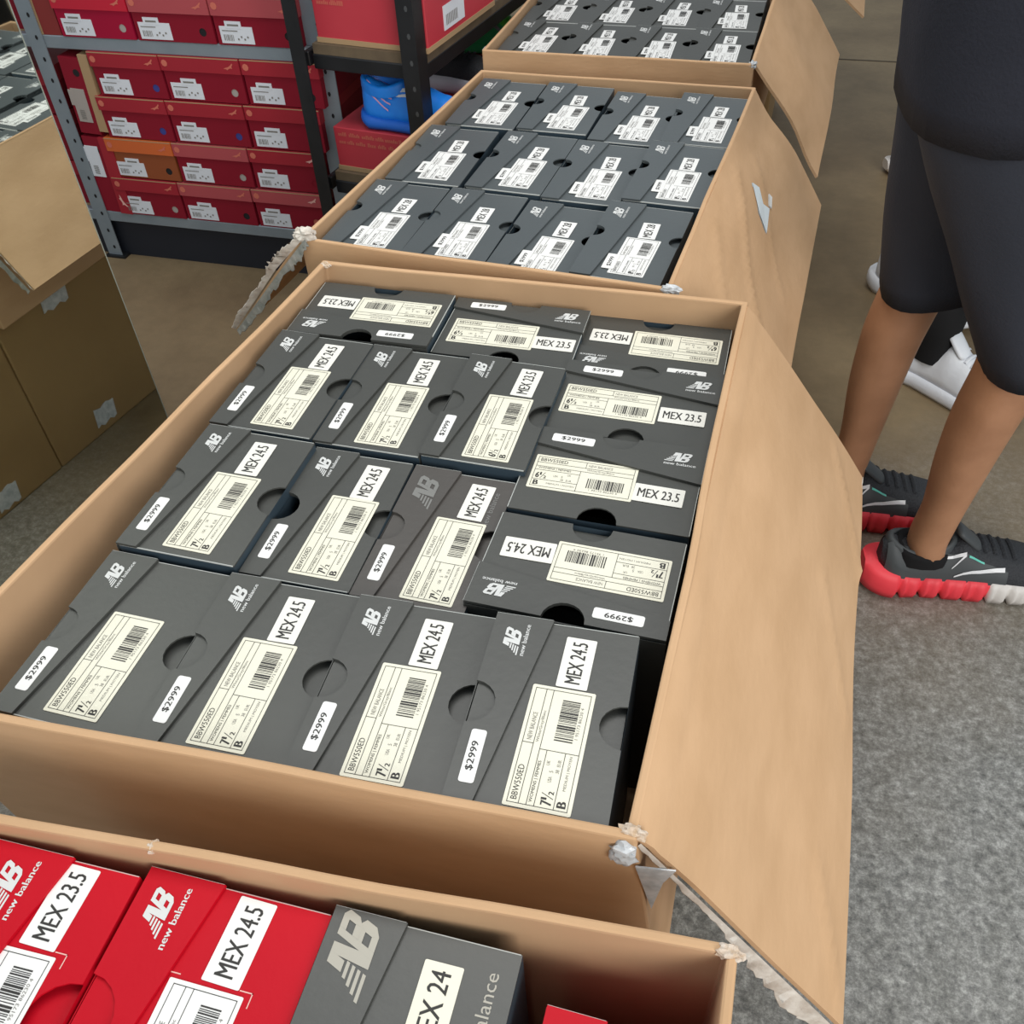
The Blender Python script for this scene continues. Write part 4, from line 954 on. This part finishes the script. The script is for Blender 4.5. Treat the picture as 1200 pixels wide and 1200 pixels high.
    mb = MB(); mb.box((hx+0.074, py-0.022, hz-0.058), (hx+0.084, py+0.022, hz-0.050)); bevel(mb.build('mouth', mat('lips', (0.30, 0.10, 0.08), 0.5), body), 0.003, 2)
    bm = bmesh.new(); bmesh.ops.create_uvsphere(bm, u_segments=24, v_segments=14, radius=1)
    for q in list(bm.verts):
        if q.co.z < -0.05+0.55*max(0, q.co.x) - 0.45*max(0, -q.co.x): bm.verts.remove(q)
    for q in bm.verts: q.co = Vector((q.co.x*0.098, q.co.y*0.082, q.co.z*0.110))*(1+0.02*noise.noise(q.co*9)); q.co += Vector((hx-0.006, py, hz+0.016))
    me = bpy.data.meshes.new('hair'); bm.to_mesh(me); bm.free(); me.materials.append(M_HAIR); hr = link('hair', me, body); so = hr.modifiers.new('thick', 'SOLIDIFY'); so.thickness = 0.008
    # top: one loft plus two sleeves
    dx = px
    rg = []
    for i in range(15):
        f = i/14; z = lerp(hem, sh+0.035, f)
        ax = lerp(0.150, 0.128, min(1, f*2)) if f < 0.72 else lerp(0.128, 0.062, (f-0.72)/0.28)
        ay = lerp(0.205, 0.192, min(1, f*2)) if f < 0.72 else lerp(0.198, 0.080, ((f-0.72)/0.28)**2.6)
        rg.append(ell((dx + (0.02 if f < 0.3 else 0.0)*(1-f/0.3 if f < 0.3 else 0), py, z), ax, ay, 32, (0.20*(1-f), 0), 0, 0.13*(1-f*0.6), 3.1))
    mb = MB(); mb.loft([ [(lerp(p[0], dx, 0.04), lerp(p[1], py, 0.04), p[2]+0.012) for p in rg[0]] ] + rg, 0, False, True)
    for s in (-1, 1):
        a = Vector((px, py+s*0.110*h, sh-0.030)); b = Vector((px+0.016, py+s*0.205*h, sh-0.20*h)); rr = []
        for i in range(6):
            f = i/5; c_ = lerp(a, b, f); rr.append([(c_.x+ (0.074-0.006*f)*math.cos(q*math.pi/8), c_.y+s*(0.050)*math.sin(q*math.pi/8)*0.9+s*0.01, c_.z+s*0.0+0.030*math.sin(q*math.pi/8)) for q in range(16)])
        mb.loft(rr, 0, False, True)
    mb.build('t_shirt', m_top, t)
    # legs of the trousers or shorts
    mb = MB()
    for s, (fx, fy), (kx, ky, kz) in ((-1, feet[0], kn[0]), (1, feet[1], kn[1])):
        top_ = Vector((px, py+s*0.055, pz+0.10)); hipc = Vector((px, py+s*0.082, pz-0.03)); kc = Vector((kx, ky, kz)); rr = []
        end = kc + (kc-hipc)*0.02 if bottoms == 'shorts' else None
        if bottoms == 'shorts':
            for i in range(15):
                f = i/14
                c_ = lerp(top_, hipc, f/0.25) if f < 0.25 else lerp(hipc, end, (f-0.25)/0.75)
                c_ = c_ + Vector((0.016*f, 0, 0)); ax = lerp(0.128, 0.116, f/0.25) if f < 0.25 else lerp(0.116, 0.070, (f-0.25)/0.75); ay = lerp(0.100, 0.098, f/0.25) if f < 0.25 else lerp(0.098, 0.086, (f-0.25)/0.75)
                rr.append(ell(c_, ax, ay, 28, ((0.30*f - 0.05), 0.0), 0, 0.10*f+0.02, s*2.7))
            rr.append([(lerp(p[0], end.x+0.016, 0.07), lerp(p[1], end.y, 0.07), p[2]+0.006) for p in rr[-1]])
        else:
            fc = Vector((lerp(kx, fx, 0.62), lerp(ky, fy, 0.62), 0.24))
            for i in range(20):
                f = i/19
                c_ = lerp(top_, hipc, f/0.15) if f < 0.15 else (lerp(hipc, kc, (f-0.15)/0.40) if f < 0.55 else lerp(kc, fc, (f-0.55)/0.45))
                ax = lerp(0.125, 0.105, min(1, f/0.3)) if f < 0.3 else lerp(0.105, 0.065, (f-0.3)/0.7); ay = lerp(0.10, 0.090, min(1, f/0.3)) if f < 0.3 else lerp(0.090, 0.062, (f-0.3)/0.7)
                rr.append(ell(c_, ax, ay, 24, (0, 0), 0, 0.08, s*1.7))
        mb.loft(rr, 0, False, True)
    mb.build('shorts' if bottoms == 'shorts' else 'trousers', m_bot, t)
    return t
# main person: faces +x, a little towards the shelves' far end
YAW = 0.10
P1 = Vector((0.30, 1.27, 0)); ca, sa = math.cos(YAW), math.sin(YAW)
def l1(x, y): d = Vector((x-P1.x, y-P1.y)); return (d.x*ca+d.y*sa, -d.x*sa+d.y*ca)
fr_, fl_ = l1(0.378, 1.215), l1(0.243, 1.365)
kr, kl = l1(0.412, 1.222), l1(0.272, 1.362)
pv = l1(0.292, 1.285)
p1 = person('man in a dark T-shirt, navy shorts and black trainers with red soles', P1, YAW, (fr_, fl_), (pv[0], pv[1], 0.85), 'shorts', M_TEE, M_SHORT, 0.835, 0.97, True, ((kr[0], kr[1], 0.490), (kl[0], kl[1], 0.515)))
def part_shoe(parent, x, y, yaw, base, pyaw, **k):
    d = Vector((x-base.x, y-base.y)); c, s = math.cos(pyaw), math.sin(pyaw)
    return shoe('shoe', None, None, (d.x*c+d.y*s, -d.x*s+d.y*c, 0), yaw-pyaw, parent=parent, **k)
def flatten(root, body):
    """shoe roots are parts of the person; keep their pieces one level below"""
    pass
SK = dict(L=0.315, up=M_SHOEB, sole=M_SOLER, toe=M_SOLEW, ov=M_SHOEG, collar=0.114, wid=0.052, solet=0.049, heel_flare=0.020, marks=MK, grooves=8, toe_h=0.074, opening=M_BLACKC)
for (sx, sy) in (fr_, fl_):
    mb = MB(); mb.loft([ell((sx-0.002, sy, 0.075), 0.046, 0.037, 16), ell((sx-0.002, sy, 0.093), 0.045, 0.037, 16, (-0.15, 0)), ell((sx-0.002, sy, 0.101), 0.043, 0.036, 16, (-0.2, 0)), ell((sx-0.002, sy, 0.101), 0.030, 0.030, 16)], 0, False); mb.build('sock', M_BLACKC, p1)
part_shoe(p1, 0.306, 1.203, 0.20, P1, YAW, **SK)
part_shoe(p1, 0.148, 1.345, 0.16, P1, YAW, tsplit=0.76, **SK)
# second person behind: white sneakers, black clothes
P2 = Vector((0.46, 1.98, 0)); Y2 = -0.62; c2a, s2a = math.cos(Y2), math.sin(Y2)
def l2(x, y): d = Vector((x-P2.x, y-P2.y)); return (d.x*c2a+d.y*s2a, -d.x*s2a+d.y*c2a)
a2, b2 = l2(0.418, 1.838), l2(0.375, 2.19)
p2 = person('person in black behind the man, wearing white sneakers', P2, Y2, (a2, b2), (0.0, 0.0, 0.86), 'trousers', M_BLACKC, M_BLACKC, 0.74, 0.97, True, ((0.5*a2[0]+0.05, a2[1]*0.7, 0.47), (0.5*b2[0]+0.05, b2[1]*0.7, 0.47)))
WK = dict(L=0.30, up=M_WSHOE, sole=M_WSHOE, toe=None, ov=None, collar=0.120, wid=0.050, solet=0.034, toe_h=0.072, opening=M_BLACKC)
part_shoe(p2, 0.348, 1.880, -0.62, P2, Y2, **WK)
part_shoe(p2, 0.310, 2.235, -0.62, P2, Y2, **WK)
for (sx, sy) in (a2, b2):
    mb = MB(); mb.loft([ell((sx+0.002, sy, 0.07), 0.040, 0.040, 16), ell((sx, sy, 0.13), 0.042, 0.041, 16), ell((sx+0.002, sy, 0.25), 0.050, 0.049, 16), ell((sx+0.002, sy, 0.251), 0.030, 0.030, 16)], 0, False); mb.build('sock', M_BLACKC, p2)
# third person, far behind: only a black shoe with a pale sole shows
P3 = Vector((0.47, 3.0, 0))
p3 = person('person in black far behind, one black shoe with a pale sole showing', P3, 0.3, ((-0.045, -0.10), (0.10, 0.10)), (0.02, 0.0, 0.88), 'trousers', M_BLACKC, M_BLACKC, 0.76, 1.0, True, ((0.02, -0.09, 0.48), (0.08, 0.10, 0.48)))
B3 = dict(L=0.29, up=M_SHOEB, sole=M_SOLEW, ov=None, collar=0.10, wid=0.048, solet=0.030, opening=M_BLACKC)
part_shoe(p3, 0.345, 2.880, 0.35, P3, 0.3, **B3)
part_shoe(p3, 0.465, 3.105, 0.25, P3, 0.3, **B3)
